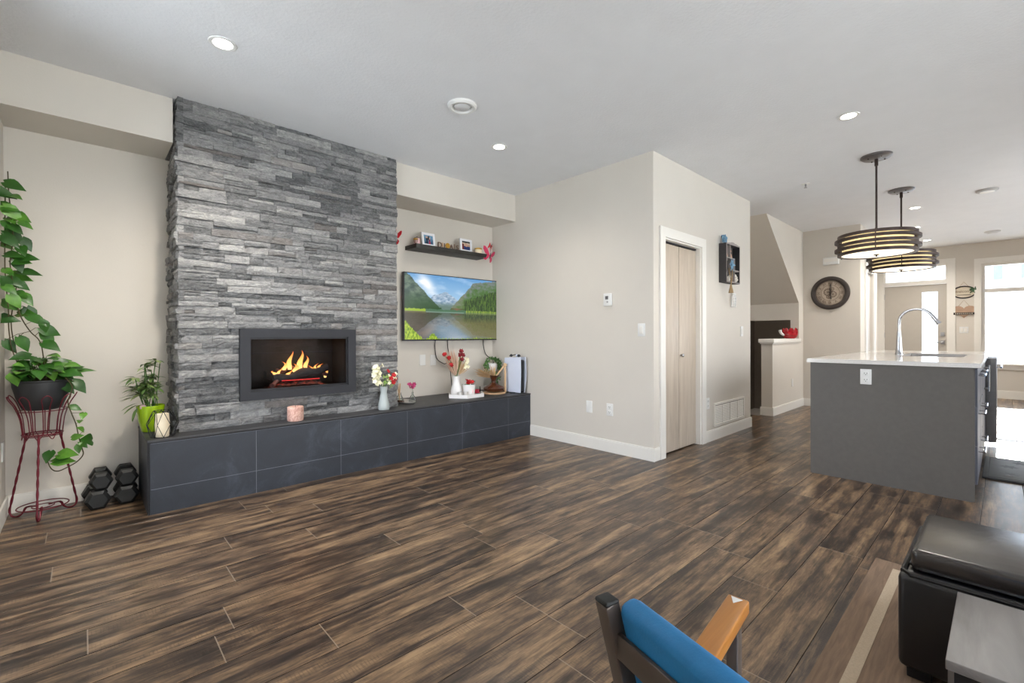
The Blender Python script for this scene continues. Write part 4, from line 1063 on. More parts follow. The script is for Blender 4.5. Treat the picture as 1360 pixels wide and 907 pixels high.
# clock
t = thing('wall_clock', 'large round dark framed wall clock with an openwork numeral ring', 'clock', (8.30, 1.80, 1.745), -PI/2)
m = MB(); m.lathe([(.190, .004), (.190, .022), (.205, .03), (.228, .034), (.247, .026), (.252, .008), (.252, .0)], (0, 0, 0), 64, (0, -1, 0), cap=False); m.build('rim', 'clock_frame', t)
m = MB(); m.lathe([(0, .003), (.192, .003), (.192, .0), (0, 0)], (0, 0, 0), 64, (0, -1, 0), cap=False); m.build('dial', 'clock_face', t)
m = MB()
for r_, w_ in ((.185, .006), (.176, .002), (.118, .005)): m.lathe([(r_-w_/2, .006), (r_+w_/2, .006), (r_+w_/2, .002), (r_-w_/2, .002)], (0, 0, 0), 64, (0, -1, 0), cap=False)
m.build('chapter_ring', 'clock_mark', t)
NUM = ['XII', 'I', 'II', 'III', 'IIII', 'V', 'VI', 'VII', 'VIII', 'IX', 'X', 'XI']
for i, s in enumerate(NUM):
    a = -i*PI/6
    o = letter(s, 0, .052, 'clock_mark', t, name='numeral', ext=.001)
    c_, s_ = math.cos(a), math.sin(a); r_ = .130
    o.location = (-s_*r_, -.007, c_*r_); o.rotation_euler = (PI/2, a, 0)
    o.rotation_euler = (Matrix.Rotation(-a, 4, 'Y') @ Matrix.Rotation(PI/2, 4, 'X')).to_euler()
m = MB()
for cx, cz, R, n in ((-.03, .015, .052, 14), (.035, -.02, .045, 12), (.02, .06, .03, 10), (-.02, -.055, .03, 10)):
    m.lathe([(R*.78, .005), (R, .005), (R, .003), (R*.78, .003)], (cx, 0, cz), 32, (0, -1, 0), cap=False)
    for q in range(n): m.box(-R*.08, R*.08, -.005, -.003, R*.98, R*1.14, M=Matrix.Translation((cx, 0, cz)) @ Matrix.Rotation(q*2*PI/n, 4, 'Y'))
    for q in range(4): m.box(-R*.05, R*.05, -.005, -.003, -R*.8, R*.8, M=Matrix.Translation((cx, 0, cz)) @ Matrix.Rotation(q*PI/4, 4, 'Y'))
m.build('gears', 'clock_mark', t)
for L_, a, w_ in ((.15, .05, .006), (.105, 3.0, .008)):
    m = MB(); m.prism([(-w_, -.02), (w_, -.02), (w_*.6, L_*.6), (w_*1.3, L_*.72), (0, L_), (-w_*1.3, L_*.72), (-w_*.6, L_*.6)], -.012, -.009, 'y'); o = m.build('hand', 'clock_frame', t); o.rotation_euler = (0, a, 0)
t = thing('door_chime', 'small white rectangular door chime box above the clock', 'door chime', (8.30, 1.785, 2.225), -PI/2)
m = MB(); m.box(-.10, .10, -.045, 0, -.055, .055, bevel=.005); m.build('cover', 'plastic_white', t)
m = MB(); m.box(-.085, .085, -.047, -.044, -.012, .04); m.build('grille', 'trim_paint', t)
# ================================================================== KITCHEN ISLAND
t = thing('kitchen_island', 'kitchen island with grey end panel and pale quartz top', 'kitchen island', (4.27, .10, 0))
IL, IW = 2.90, .985
m = MB(); m.box(.02, .05, .03, IW-.02, 0, .89); m.box(.05, IL-.06, IW-.04, IW-.02, 0, .89); m.box(IL-.09, IL-.06, .03, IW-.02, 0, .89); m.build('end_panel', 'island_panel', t)
m = MB(); m.box(.05, IL-.09, .04, IW-.04, .10, .88); m.box(.05, IL-.09, .09, IW-.04, 0, .10); m.build('carcass', 'cabinet_edge', t)
sx0, sx1, sy0, sy1 = 1.08, 1.88, .13, .54
m = MB()
for a, b, c, d in ((0, sx0, 0, IW), (sx1, IL, 0, IW), (sx0, sx1, 0, sy0), (sx0, sx1, sy1, IW)): m.box(a, b, c, d, .89, .92)
m.build('countertop', 'quartz_top', t)
m = MB()
m.box(sx0-.01, sx1+.01, sy0-.01, sy1+.01, .70, .71); m.box(sx0-.01, sx0, sy0-.01, sy1+.01, .71, .89); m.box(sx1, sx1+.01, sy0-.01, sy1+.01, .71, .89); m.box(sx0, sx1, sy0-.01, sy0, .71, .89); m.box(sx0, sx1, sy1, sy1+.01, .71, .89)
m.lathe([(.0, .712), (.04, .712), (.045, .71)], ((sx0+sx1)/2, (sy0+sy1)/2, 0), 20)
m.build('sink', 'sink_steel', t)
xs = [.06, .56, 1.06, 1.90, 2.34]
for i, (a, b) in enumerate(((.06, .52), (.54, 1.04), (1.06, 1.46), (1.48, 1.86))):
    zz = ((.11, .36), (.37, .62), (.63, .88)) if i < 2 else ((.11, .88),)
    for z0, z1 in zz:
        m = MB(); m.box(a, b, .018, .038, z0, z1, bevel=.002); dr = m.build('drawer_front' if i < 2 else 'cabinet_door', 'cabinet_edge', t)
        m = MB()
        if i < 2:
            zc = z1-.05; x0 = (a+b)/2-.11; x1 = (a+b)/2+.11
            m.cyl((x0, -.014, zc), (x1, -.014, zc), .006); m.cyl((x0+.02, .018, zc), (x0+.02, -.014, zc), .005); m.cyl((x1-.02, .018, zc), (x1-.02, -.014, zc), .005)
        else:
            xc = b-.04 if i == 2 else a+.04
            m.cyl((xc, -.014, .62), (xc, -.014, .84), .006); m.cyl((xc, .018, .64), (xc, -.014, .64), .005); m.cyl((xc, .018, .82), (xc, -.014, .82), .005)
        o = m.build('bar_pull', 'chrome', dr)
m = MB(); m.box(1.92, 2.55, -.055, .03, .10, .885, bevel=.004); o = m.build('dishwasher_front', 'appliance_grey', t)
m = MB(); m.cyl((1.98, -.085, .80), (2.48, -.085, .80), .009); m.cyl((2.02, -.055, .80), (2.02, -.085, .80), .006); m.cyl((2.44, -.055, .80), (2.44, -.085, .80), .006); m.build('bar_pull', 'chrome', o)
plate('wall_outlet', (4.29, .706, .795), '-x', 'outlet', 'white outlet near the top of the grey island end panel', w=.068, h=.114, cat='outlet')

t = thing('kitchen_faucet', 'tall chrome gooseneck faucet standing on the island top beside the sink', 'faucet', (5.644, .677, .92))
m = MB(); m.lathe([(.030, 0), (.030, .006), (.026, .012), (.024, .06), (.019, .15), (.0145, .22)], seg=24); m.build('base', 'chrome', t)
u = Vector((-.10, -1, 0)).normalized()
pts = [Vector((0, 0, .20)), Vector((0, 0, .28))] + [u*(.125-.125*math.cos(a)) + Vector((0, 0, .305+.122*math.sin(a))) for a in [PI*k/14 for k in range(1, 13)]]
m = MB(); m.tube(pts, .0125, 14); m.build('gooseneck', 'chrome', t)
e = pts[-1]; dv = (pts[-1]-pts[-2]).normalized()
m = MB(); m.cyl(e, e+dv*.05, .0145, .016); m.cyl(e+dv*.05, e+dv*.085, .016, .021); m.build('spray_head', 'chrome', t)
m = MB(); m.cyl((0, 0, .10), (.04, .0, .115), .010); m.tube([(.04, .0, .115), (.06, .0, .15), (.07, .0, .19)], .006); m.build('lever', 'chrome', t)

# kitchen mat
t = thing('kitchen_mat', 'dark rubber kitchen mat with an embossed leaf pattern on the floor beside the island', 'mat', (5.07, -.50, 0))
m = MB(); m.box(0, .86, 0, .615, .0005, .016, bevel=.006); m.build('base', 'mat_rubber', t)
m = MB()
for a, b, c, d in ((.03, .83, .03, .036), (.03, .83, .579, .585), (.03, .036, .036, .579), (.824, .83, .036, .579)): m.box(a, b, c, d, .014, .0175)
for cx, cy in ((.2, .47), (.2, .3), (.2, .13), (.5, .47), (.5, .3), (.5, .13), (.7, .4), (.7, .2)):
    for q in range(8):
        a = q*PI/4+.3; m.leaf((cx, cy, .0168), (math.cos(a), math.sin(a), 0), (0, 0, 1), .065, .026, fold=.02, droop=0)
m.build('embossing', 'mat_emboss', t)

# entry wall signs
t = thing('oval_sign', 'small oval hanging sign with a green wreath between the front door and the window', 'sign', (XF, .49, 1.87), -PI/2)
m = MB(); m.lathe([(0, .004), (.15, .004), (.15, 0)], (0, 0, 0), 48, (0, -1, 0), sx=1, sy=.68); m.build('board', 'sign_cream', t)
m = MB(); m.tube([(.152*math.cos(a*PI/24), -.008, .104*math.sin(a*PI/24)) for a in range(48)], .011, 8, True); m.build('rim', 'sign_dark', t)
m = MB(); m.tube([(-.06, -.004, .10), (0, -.004, .185), (.06, -.004, .10)], .003); m.build('hanging_cord', 'jute', t)
for zz, s, k in ((.012, 'Home', .07), (-.05, 'Sweet Home', .040)):
    if zz > 0: letter('welcome', 0, .062, 'letter_wood', t, y=-.008, z=-.005, name='lettering', ext=.001)
    else: 
        m = MB(); m.box(-.09, .09, -.007, -.004, -.055, -.045); m.build('underline', 'sign_dark', t)
m = MB(); rr = random.Random(4)
for i in range(34):
    a = rr.uniform(0, 2*PI); m.leaf((.12+rr.uniform(-.02, .03), -.012, .03+rr.uniform(-.02, .02)), (math.cos(a), -.3, math.sin(a)*.6), (0, -1, 0), rr.uniform(.04, .07), .018)
m.build('wreath', 'wreath_green', t)
t = thing('heart_sign', 'small wooden heart sign with a dark banner hanging under the oval sign', 'sign', (XF, .49, 1.53), -PI/2)
hp = []
for i in range(40):
    a = 2*PI*i/40; hp.append((.0100*16*math.sin(a)**3, .0078*(13*math.cos(a)-5*math.cos(2*a)-2*math.cos(3*a)-math.cos(4*a))))
m = MB(); m.prism(hp, -.014, -.002, 'y'); m.build('heart_board', 'sign_tan', t)
m = MB(); m.box(-.135, .135, -.024, -.014, -.065, -.025); m.build('banner', 'sign_dark', t)
m = MB()
for i in range(9): m.box(-.11+i*.026, -.098+i*.026, -.026, -.024, -.056, -.036)
m.build('banner_marks', 'sign_cream', t)
m = MB(); m.tube([(-.07, -.004, .09), (0, -.004, .20), (.07, -.004, .09)], .0028); m.build('hanging_cord', 'jute', t)

# red teapot on the half wall
t = thing('red_teapot', 'red petalled candle pot with a white spout on the half wall cap by the stairs', 'pot', (7.90, 2.23, 1.055))
m = MB(); m.lathe([(.06, 0), (.09, .02), (.105, .06), (.09, .10), (.06, .115)], seg=24); m.build('pot', 'teapot_red', t)
m = MB()
for i in range(9):
    a = i*2*PI/9; m.leaf((.07*math.cos(a), .07*math.sin(a), .02), (math.cos(a)*.3, math.sin(a)*.3, 1), (math.cos(a), math.sin(a), -.3), .15, .085, droop=.1)
m.build('petals', 'teapot_red', t)
m = MB(); m.tube(spline([(-.08, .06, .05), (-.12, .09, .085), (-.13, .10, .13)]), .018, 10, taper=1.3); m.build('spout', 'white_ceramic', t)

# ================================================================== ON THE HEARTH BENCH
# lime pot with a small palm
t = thing('potted_palm', 'small bamboo palm in a lime green pot at the left end of the hearth bench', 'potted plant', (.336, 3.985, BZ))
m = MB(); m.lathe([(.046, 0), (.051, .004), (.068, .075), (.078, .165), (.078, .178), (.072, .178), (.069, .15), (0, .15)], seg=36); m.build('pot', 'lime_ceramic', t)
m = MB(); m.lathe([(0, .158), (.05, .16), (.071, .152)], seg=24, cap=False); m.build('soil', 'soil', t)
rr = random.Random(21); ms = MB(); ml = MB()
for k in range(16):
    a = rr.uniform(0, 2*PI); r0 = rr.uniform(.0, .045); hh = rr.uniform(.12, .33)
    b = Vector((r0*math.cos(a), r0*math.sin(a), .155)); top = b + Vector((rr.uniform(-.06, .035), rr.uniform(-.10, .03), hh))
    ms.tube(spline([b, b.lerp(top, .5)+Vector((rr.uniform(-.01, .01), 0, 0)), top], 4), .0032, 6)
    for q in range(rr.randint(2, 3)):
        c = b.lerp(top, rr.uniform(.45, 1)) if q else top
        ab = rr.uniform(0, 2*PI)
        for j in range(rr.randint(5, 7)):
            aa = ab + (j-3)*.42
            dx, dy = math.cos(aa), math.sin(aa)
            if c.x+dx*.1 > .095: dx = -abs(dx)
            ml.leaf(c, (dx, dy*.9-.15, rr.uniform(-.15, .65)), (0, 0, 1), rr.uniform(.06, .10), rr.uniform(.017, .025), fold=.3, droop=.35)
for d_, z_ in (((-1, -.4, -.2), .20), ((-1, -.7, -.35), .19), ((-.9, .0, .10), .25), ((-1, -.5, .05), .24), ((-.6, -.8, -.9), .17)):
    for j in range(2): ml.leaf((-.07, -.02, z_), (d_[0]+.1*j, d_[1]+.3*j, d_[2]), (0, 0, 1), .10, .02, droop=.25)
ms.build('stems', 'green_stem', t); ml.build('foliage', 'palm_leaf', t)
m = MB(); m.ball((-.045, -.04, .17), .020, 12); m.build('pebble', 'pink_blush', t)
t = thing('candle_lantern', 'black geometric wire candle lantern holding a cream pillar candle', 'candle holder', (.372, 3.712, BZ))
m = MB(); r1, r2, r3 = .062, .086, .048; z1, z2, z3 = .003, .085, .168; N = 8
P1 = [Vector((r1*math.cos(2*PI*i/N), r1*math.sin(2*PI*i/N), z1)) for i in range(N)]; P2 = [Vector((r2*math.cos(2*PI*(i+.5)/N), r2*math.sin(2*PI*(i+.5)/N), z2)) for i in range(N)]; P3 = [Vector((r3*math.cos(2*PI*i/N), r3*math.sin(2*PI*i/N), z3)) for i in range(N)]
for i in range(N):
    for a, b in ((P1[i], P1[(i+1) % N]), (P3[i], P3[(i+1) % N]), (P1[i], P2[i]), (P1[(i+1) % N], P2[i]), (P2[i], P3[i]), (P2[i], P3[(i+1) % N])): m.cyl(a, b, .0018, seg=6)
m.build('wire_frame', 'black_metal', t)
t2 = thing('pillar_candle', 'cream pillar candle standing inside the wire lantern on the bench end', 'candle', (.372, 3.712, BZ))
m = MB(); m.lathe([(.033, .0), (.036, .006), (.040, .08), (.035, .148), (.031, .150), (0, .146)], seg=28); m.build('wax', 'candle_wax', t2)
m = MB(); m.cyl((0, 0, .145), (.002, 0, .157), .0014, seg=6); m.build('wick', 'dark_slot', t2)
t = thing('marble_candle', 'pink marbled stone pillar candle in front of the fireplace', 'candle', (1.19, 3.715, BZ))
m = MB(); m.lathe([(.056, 0), (.058, .003), (.058, .103), (.054, .107), (.04, .104), (0, .102)], seg=36); m.build('wax', 'pink_marble_wax', t)
m = MB(); m.cyl((0, 0, .10), (.001, 0, .114), .0015, seg=6); m.build('wick', 'dark_slot', t)

def flower_head(m, c, r, d, petals=6, wide=.8, cup=.5):
    c = Vector(c); d = Vector(d).normalized(); X, Y = basis(d)
    for k in range(petals):
        a = 2*PI*k/petals; s = X*math.cos(a)+Y*math.sin(a); m.leaf(c, s+d*cup, d, r, r*wide, fold=.2, droop=.25)
t = thing('flower_vase', 'clear glass vase of white and red flowers on the bench right of the fireplace', 'vase of flowers', (1.925, 3.71, BZ))
m = MB(); m.lathe([(.0, .002), (.046, .002), (.049, .012), (.047, .05), (.034, .11), (.027, .15), (.032, .19), (.037, .205), (.034, .205), (.029, .19), (.024, .15), (.031, .11), (.043, .05), (.044, .014), (0, .010)], seg=32); m.build('vase', 'frosted_glass', t)
rr = random.Random(9); ms = MB(); mw = MB(); mg = MB()
for k in range(6):
    a = rr.uniform(0, 6.28); ms.tube(spline([(.02*math.cos(a), .02*math.sin(a), .02), (.01*math.cos(a+2), .01*math.sin(a+2), .15), (.05*math.cos(a), .05*math.sin(a), .27)], 4), .002, 6)
ms.build('stems', 'green_stem', t)
for k in range(46):
    u = rr.random(); c = Vector((-.045-.03*math.sin(u*3)+rr.uniform(-.03, .03), .02*rr.uniform(-1, 1)+.0, .22+.17*u)) 
    flower_head(mw, c, rr.uniform(.018, .027), (rr.uniform(-1, 1), rr.uniform(-1, 0), rr.uniform(-.2, 1)), 5, .9, .4)
mw.build('white_blossoms', 'cream_petal', t)
mr = MB()
for c in ((.035, -.01, .335), (.085, -.02, .300), (.055, -.03, .272), (.105, -.01, .265), (.082, -.02, .235)):
    for q in range(2): flower_head(mr, c, .024, (rr.uniform(-.6, .6), -1, rr.uniform(0, 1)), 5, .9, .5)
mr.build('red_blossoms', 'red_petal', t)
for k in range(22):
    flower_head(mw if False else mg, (rr.uniform(-.02, .09), rr.uniform(-.03, .03), rr.uniform(.19, .29)), .022, (rr.uniform(-1, 1), rr.uniform(-1, .3), .5), 3, .5)
mg.build('greenery', 'pale_green', t)
mw2 = MB()
for k in range(12): flower_head(mw2, (rr.uniform(.04, .11), rr.uniform(-.03, .0), rr.uniform(.23, .31)), .018, (rr.uniform(-1, 1), -1, .5), 5)
mw2.build('pale_blossoms', 'cream_petal', t)

t = thing('oval_tray', 'small silver oval tray with leaf edge on the bench beside the stone', 'tray', (2.285, 3.955, BZ), -.15)
m = MB(); m.lathe([(0, .004), (.10, .004), (.118, .016), (.124, .018), (.120, .012), (.102, 0), (0, 0)], seg=40, sx=1.25, sy=.62); m.build('dish', 'silver', t)
t = thing('reed_diffuser', 'dark glass reed diffuser bottle with brown sticks on the silver tray', 'diffuser', (2.222, 3.965, BZ+.005))
m = MB(); m.lathe([(0, 0), (.040, 0), (.042, .01), (.030, .05), (.016, .075), (.016, .095), (.013, .095), (.013, .075), (.026, .05), (.036, .012), (0, .008)], seg=24); m.build('bottle', 'jar_glass', t)
m = MB(); m.lathe([(0, .0085), (.036, .0085), (.032, .024), (0, .024)], seg=24); m.build('oil', 'amber_glass', t)
m = MB()
for a in range(6): m.cyl((0, 0, .02), (.020*math.cos(a)-.01, .015*math.sin(a), .185), .0026, seg=6)
m.build('reeds', 'wood_light', t)
t = thing('bud_vase', 'small clear bud vase with a magenta flower on the silver tray', 'vase of flowers', (2.345, 3.935, BZ+.005))
m = MB(); m.lathe([(0, 0), (.034, 0), (.036, .012), (.022, .05), (.009, .07), (.009, .095), (.007, .095), (.007, .07), (.018, .048), (.031, .012), (0, .007)], seg=24); m.build('vase', 'jar_glass', t)
m = MB(); m.tube([(0, 0, .01), (.004, 0, .08), (-.002, -.003, .14)], .0016, 6); m.build('stem', 'green_stem', t)
m = MB()
for k in range(9): flower_head(m, (-.012+rr.uniform(-.04, .035), rr.uniform(-.02, .01), .155+rr.uniform(-.02, .025)), .026, (rr.uniform(-1, 1), -.8, rr.uniform(-.1, 1)), 6, .6)
m.build('blossom', 'pink_petal', t)

# hexagonal tray group
t = thing('hexagon_tray', 'white hexagonal tray under the dried flower arrangement on the bench', 'tray', (2.985, 3.915, BZ), .02)
hexp = [(.225*math.cos(k*PI/3), .185*math.sin(k*PI/3)) for k in range(6)]
m = MB(); m.prism(hexp, 0, .010, 'z')
ho = [(1.0*x, 1.0*y) for x, y in hexp]; hi = [(.94*x, .94*y) for x, y in hexp]; vs = [(x, y, z) for (x, y) in ho for z in (.01, .036)] + [(x, y, z) for (x, y) in hi for z in (.01, .036)]
fs = []
for k in range(6):
    a, b = 2*k, 2*((k+1) % 6); fs += [(a, b, b+1, a+1), (12+a, 12+a+1, 12+b+1, 12+b), (a+1, b+1, 12+b+1, 12+a+1)]
m.add(vs, fs); m.build('tray', 'white_ceramic', t)
TZ = BZ+.0102
t = thing('dried_flower_vase', 'white ceramic vase with pampas grass and dark red ball flowers on the hexagonal tray', 'vase of flowers', (2.90, 3.975, TZ))
m = MB(); m.lathe([(0, 0), (.050, 0), (.058, .015), (.060, .06), (.042, .13), (.036, .165), (.040, .205), (.036, .205), (.031, .165), (.0, .16)], seg=32); m.build('vase', 'white_ceramic', t)
rr = random.Random(31); m = MB()
for k in range(70):
    b = Vector((rr.uniform(-.015, .015), rr.uniform(-.015, .015), .19)); e = Vector((rr.uniform(-.145, .02), rr.uniform(-.05, .05), rr.uniform(.33, .51))); 
    m.leaf(b.lerp(e, .15), e-b, (0, -1, 0), (e-b).length*.85, .012, fold=.1, droop=rr.uniform(-.05, .1))
m.build('pampas_plumes', 'dried_pink', t)
m = MB()
for k in range(40):
    b = Vector((.0, 0, .19)); e = Vector((rr.uniform(.05, .16), rr.uniform(-.05, .05), rr.uniform(.26, .47))); m.leaf(b.lerp(e, .3), e-b, (0, -1, 0), (e-b).length*.65, .009, fold=.1, droop=.05)
m.build('dried_grass', 'dried_grass', t)
m = MB()
for e in ((-.165, -.02, .445), (-.115, -.03, .405), (-.085, -.03, .335), (.045, -.03, .475), (.035, -.02, .43), (.065, -.03, .43), (.055, -.03, .385)):
    e = Vector(e); m.tube(spline([(0, 0, .18), e*.5+Vector((0, 0, .10)), e], 4), .0022, 6)
m.build('stems', 'green_stem', t)
for e, mt in (((-.165, -.02, .445), 'red_petal'), ((-.115, -.03, .405), 'red_petal'), ((-.085, -.03, .335), 'red_petal'), ((.045, -.03, .475), 'dark_red_petal'), ((.035, -.02, .432), 'dark_red_petal'), ((.068, -.03, .43), 'dark_red_petal'), ((.055, -.03, .385), 'dark_red_petal')):
    m = MB(); c = Vector(e); m.ball(c, .019, 12)
    for q in range(26):
        d_ = Vector((rr.gauss(0, 1), rr.gauss(0, 1), rr.gauss(0, 1))).normalized(); m.leaf(c+d_*.014, d_, basis(d_)[0], .014, .011, droop=0)
    m.build('ball_flower', mt, t)
m = MB()
for q in range(10): flower_head(m, (.115+rr.uniform(-.02, .02), -.03, .345+rr.uniform(-.05, .04)), .024, (rr.uniform(-1, 1), -1, .4), 5)
m.build('white_dried_blossoms', 'cream_petal', t)
t = thing('planter', 'white square-ish planter of small red flowers on the hexagonal tray', 'potted plant', (3.0, 3.885, TZ))
m = MB(); m.lathe([(0, 0), (.052, 0), (.060, .006), (.066, .12), (.061, .12), (.057, .10), (0, .10)], seg=28); m.build('pot', 'white_ceramic', t)
m = MB(); m.ball((.0, -.060, .05), .020, 12, 1, 1, .25); m.build('pink_spot', 'pink_blush', t)
m = MB(); 
for q in range(24): a = rr.uniform(0, 6.28); m.leaf((.03*math.cos(a), .03*math.sin(a), .10), (math.cos(a), math.sin(a), .8), (0, 0, 1), .05, .02)
m.build('foliage', 'leaf_mid', t)
m = MB()
for q in range(14): flower_head(m, (-.025+rr.uniform(-.035, .045), rr.uniform(-.04, .01), .145+rr.uniform(-.02, .02)), .026, (rr.uniform(-1, 1), -.7, 1), 5)
m.build('blossoms', 'red_petal', t)
m = MB()
for q in range(12): a = rr.uniform(0, 6.28); m.tube([(.03, 0, .11), (.055+.03*math.cos(a), -.01, .145+.025*math.sin(a))], .0018, 5)
m.ball((.055, -.01, .15), .008, 8); m.build('dark_twigs', 'dark_slot', t)
t = thing('glass_candle', 'red jelly candle in a clear glass jar at the right of the hexagonal tray', 'candle', (3.118, 3.905, TZ))
m = MB(); m.lathe([(0, 0), (.042, 0), (.044, .006), (.044, .085), (.041, .085), (.041, .018), (0, .016)], seg=28); m.build('jar', 'jar_glass', t)
m = MB(); m.lathe([(0, .0185), (.0402, .0185), (.0402, .058), (0, .058)], seg=28); m.build('wax', 'red_glass', t)
for x, y, lab in ((2.865, 3.865, 'tiny silver mesh votive holder at the left front of the hexagonal tray'), (2.925, 3.845, 'tiny silver mesh votive holder in front of the white planter')):
    t = thing('votive_holder', lab, 'candle holder', (x, y, TZ), 0, 'silver votive holders on the tray')
    m = MB(); m.lathe([(0, 0), (.022, 0), (.026, .004), (.026, .05), (.023, .05), (.023, .01), (0, .008)], seg=20)
    for z in (.012, .022, .032, .042): m.tube([(.0268*math.cos(a*PI/10), .0268*math.sin(a*PI/10), z) for a in range(20)], .0014, 5, True)
    m.build('cup', 'silver', t)

# amber vase on wooden stand, planter hook, game console
t = thing('amber_vase', 'wide low amber glass vase with pale pampas on the bench near the corner', 'vase', (3.362, 3.90, BZ+.016))
m = MB(); m.lathe([(0, .0), (.07, .0), (.110, .022), (.118, .045), (.105, .062), (.05, .085), (.026, .105), (.022, .12), (.036, .15), (.058, .185), (.055, .187), (.032, .15), (0, .13)], seg=40); m.build('vase', 'amber_glass', t)
m = MB(); rr = random.Random(14)
for k in range(90):
    b = Vector((0, 0, .15)); e = Vector((rr.uniform(-.24, -.10), rr.uniform(.0, .10), rr.uniform(.19, .29))) if k < 60 else Vector((rr.uniform(-.05, .03), rr.uniform(-.02, .05), rr.uniform(.22, .31)))
    m.leaf(b.lerp(e, .2), e-b, (0, -.6, 1), (e-b).length*.8, .014, fold=.1, droop=rr.uniform(0, .15))
m.build('pampas_plumes', 'dried_grass', t)
t = thing('wooden_stand', 'curved light wood stand with an upright, around the amber vase', 'stand', (3.40, 3.885, BZ))
m = MB(); m.lathe([(0, 0), (.125, 0), (.130, .006), (.130, .012), (.122, .0155), (0, .0155)], (-.035, .012, 0), 40); m.build('base', 'wood_light', t)
m = MB(); m.box(.062, .082, -.062, -.042, .013, .25, bevel=.003); m.tube([(.072, -.05, .22), (.072, -.05, .29), (.06, -.05, .32)], .012, 10); m.build('upright', 'wood_light', t)
m = MB(); m.cyl((.072, -.05, .32), (-.02, .0, .19), .010); m.ball((.072, -.05, .315), .024, 12); m.build('brace', 'wood_light', t)
t = thing('wreath_planter', 'round white pot ringed with trailing greenery behind the wooden stand', 'potted plant', (3.52, 4.12, BZ))
m = MB(); m.cyl((0, 0, 0), (0, 0, .20), .008); m.lathe([(0, 0), (.05, 0), (.05, .008), (0, .012)], seg=24); m.build('pedestal', 'black_metal', t)
m = MB(); m.lathe([(0, .20), (.035, .205), (.06, .24), (.065, .29), (.055, .32), (.05, .32), (0, .30)], seg=28); m.build('pot', 'white_ceramic', t)
m = MB(); rr = random.Random(8)
for k in range(190):
    a = rr.uniform(-.5, PI+.5) if k < 120 else rr.uniform(2.6, 4.4) - PI*1.0*(rr.random() < .5)
    R_ = .085+rr.uniform(-.015, .015); c = Vector((R_*math.cos(a), rr.uniform(-.05, .02), .285+R_*math.sin(a)*1.0))
    m.leaf(c, (math.cos(a)+rr.uniform(-.8, .8), rr.uniform(-1, .2), math.sin(a)+rr.uniform(-.8, .8)), (0, -1, 0), .030, .018)
for k in range(60):
    c = Vector((rr.uniform(-.05, .06), rr.uniform(-.06, -.02), rr.uniform(.04, .22))); m.leaf(c, (rr.uniform(-1, 1), -.5, rr.uniform(-1, .3)), (0, -1, 0), .032, .018)
m.build('foliage', 'wreath_leaf', t)
t = thing('game_console', 'upright white and black game console at the right end of the bench', 'game console', (3.572, 3.775, BZ), math.radians(-88))
def shell(y, sg):
    """one curved side panel of the console: local X is its depth, Z its height"""
    vs = []; N, K = 10, 14
    for s_ in (0, 1):
        for j in range(K+1):
            for i in range(N+1):
                u, v = i/N, j/K
                x = -.125+.25*u + .012*math.sin(PI*v)*(1 if u > .5 else -1)*abs(u-.5)*2 - .01*(1-v)*(u > .9)
                z = .01+.385*v + .012*u*(v > .95)
                yy = y + sg*(.010*math.sin(PI*v*.9+.2)+.006*(v) + .006*math.cos(PI*(u-.5))) - sg*s_*.006
                vs.append((x, yy, z))
    M_ = (N+1)*(K+1); fs = []
    for s_ in (0, 1):
        for j in range(K):
            for i in range(N): a = s_*M_+j*(N+1)+i; fs.append((a, a+1, a+N+2, a+N+1))
    for i in range(N): fs += [(i, i+1, M_+i+1, M_+i), (K*(N+1)+i, K*(N+1)+i+1, M_+K*(N+1)+i+1, M_+K*(N+1)+i)]
    for j in range(K): a = j*(N+1); b = a+N; fs += [(a, a+N+1, M_+a+N+1, M_+a), (b, b+N+1, M_+b+N+1, M_+b)]
    m = MB(); m.add(vs, fs, True); m.build('side_panel', 'console_white', t)
shell(-.034, -1); shell(.034, 1)
m = MB(); m.box(-.115, .118, -.030, .030, .012, .375, bevel=.012); m.build('core', 'console_black', t)
m = MB(); m.lathe([(0, 0), (.07, 0), (.07, .010), (.06, .013), (0, .013)], seg=32, sy=.85); m.build('foot', 'console_black', t)
t = thing('headphones', 'small black and white headset lying on top of the game console', 'headset', (3.572, 3.775, BZ+.40), math.radians(-88))
m = MB(); m.tube(spline([(-.09, 0, .012), (-.05, .01, .02), (0, 0, .03), (.05, -.005, .022), (.085, 0, .015)], 5), .006, 8); m.build('headband', 'console_black', t)
for x, mt in ((-.06, 'console_black'), (.03, 'console_white'), (.06, 'console_black')):
    m = MB(); m.ball((x, 0, .020), .018, 12, .9); m.build('ear_cup', mt, t)

# ================================================================== LEFT CORNER
t = thing('plant_stand', 'tall burgundy wire plant stand holding the black bowl in the left corner', 'plant stand', (-.185, 4.06, 0))
feet = [(-.020, -.135), (-.150, .110), (.150, .105)]
def polar(r, a, z): return Vector((r*math.cos(a), r*math.sin(a), z))
m = MB(); m.tube([polar(.090, a*PI/16, .515) for a in range(32)], .0042, 8, True); m.tube([polar(.086, a*PI/16, .505) for a in range(32)], .003, 8, True); m.build('support_ring', 'red_wire', t)
for fx, fy in feet:
    a = math.atan2(fy, fx); R = math.hypot(fx, fy); q = []
    for k in range(2):
        o_ = .0032*(-1 if k else 1)
        pts = [polar(.089, a, .515)]+[polar(.089+(R-.089)*u, a, .515-.47*u) for u in [i/18 for i in range(1, 19)]]+[polar(R-.004, a, .02), polar(R-.02, a, .006), polar(R-.05, a, .008), polar(R-.075, a, .03), polar(R-.095, a, .062), polar(.03, a, .066)]
        X, Y = basis((math.cos(a)*.3, math.sin(a)*.3, -1))
        pts = [p + (X*math.cos(i*1.3+k*PI)+Y*math.sin(i*1.3+k*PI))*.0026 for i, p in enumerate(pts)]
        q.append(pts)
    m = MB(); m.tube(spline(q[0], 3), .0042, 8); m.tube(spline(q[1], 3), .0042, 8); m.build('leg', 'red_wire', t)
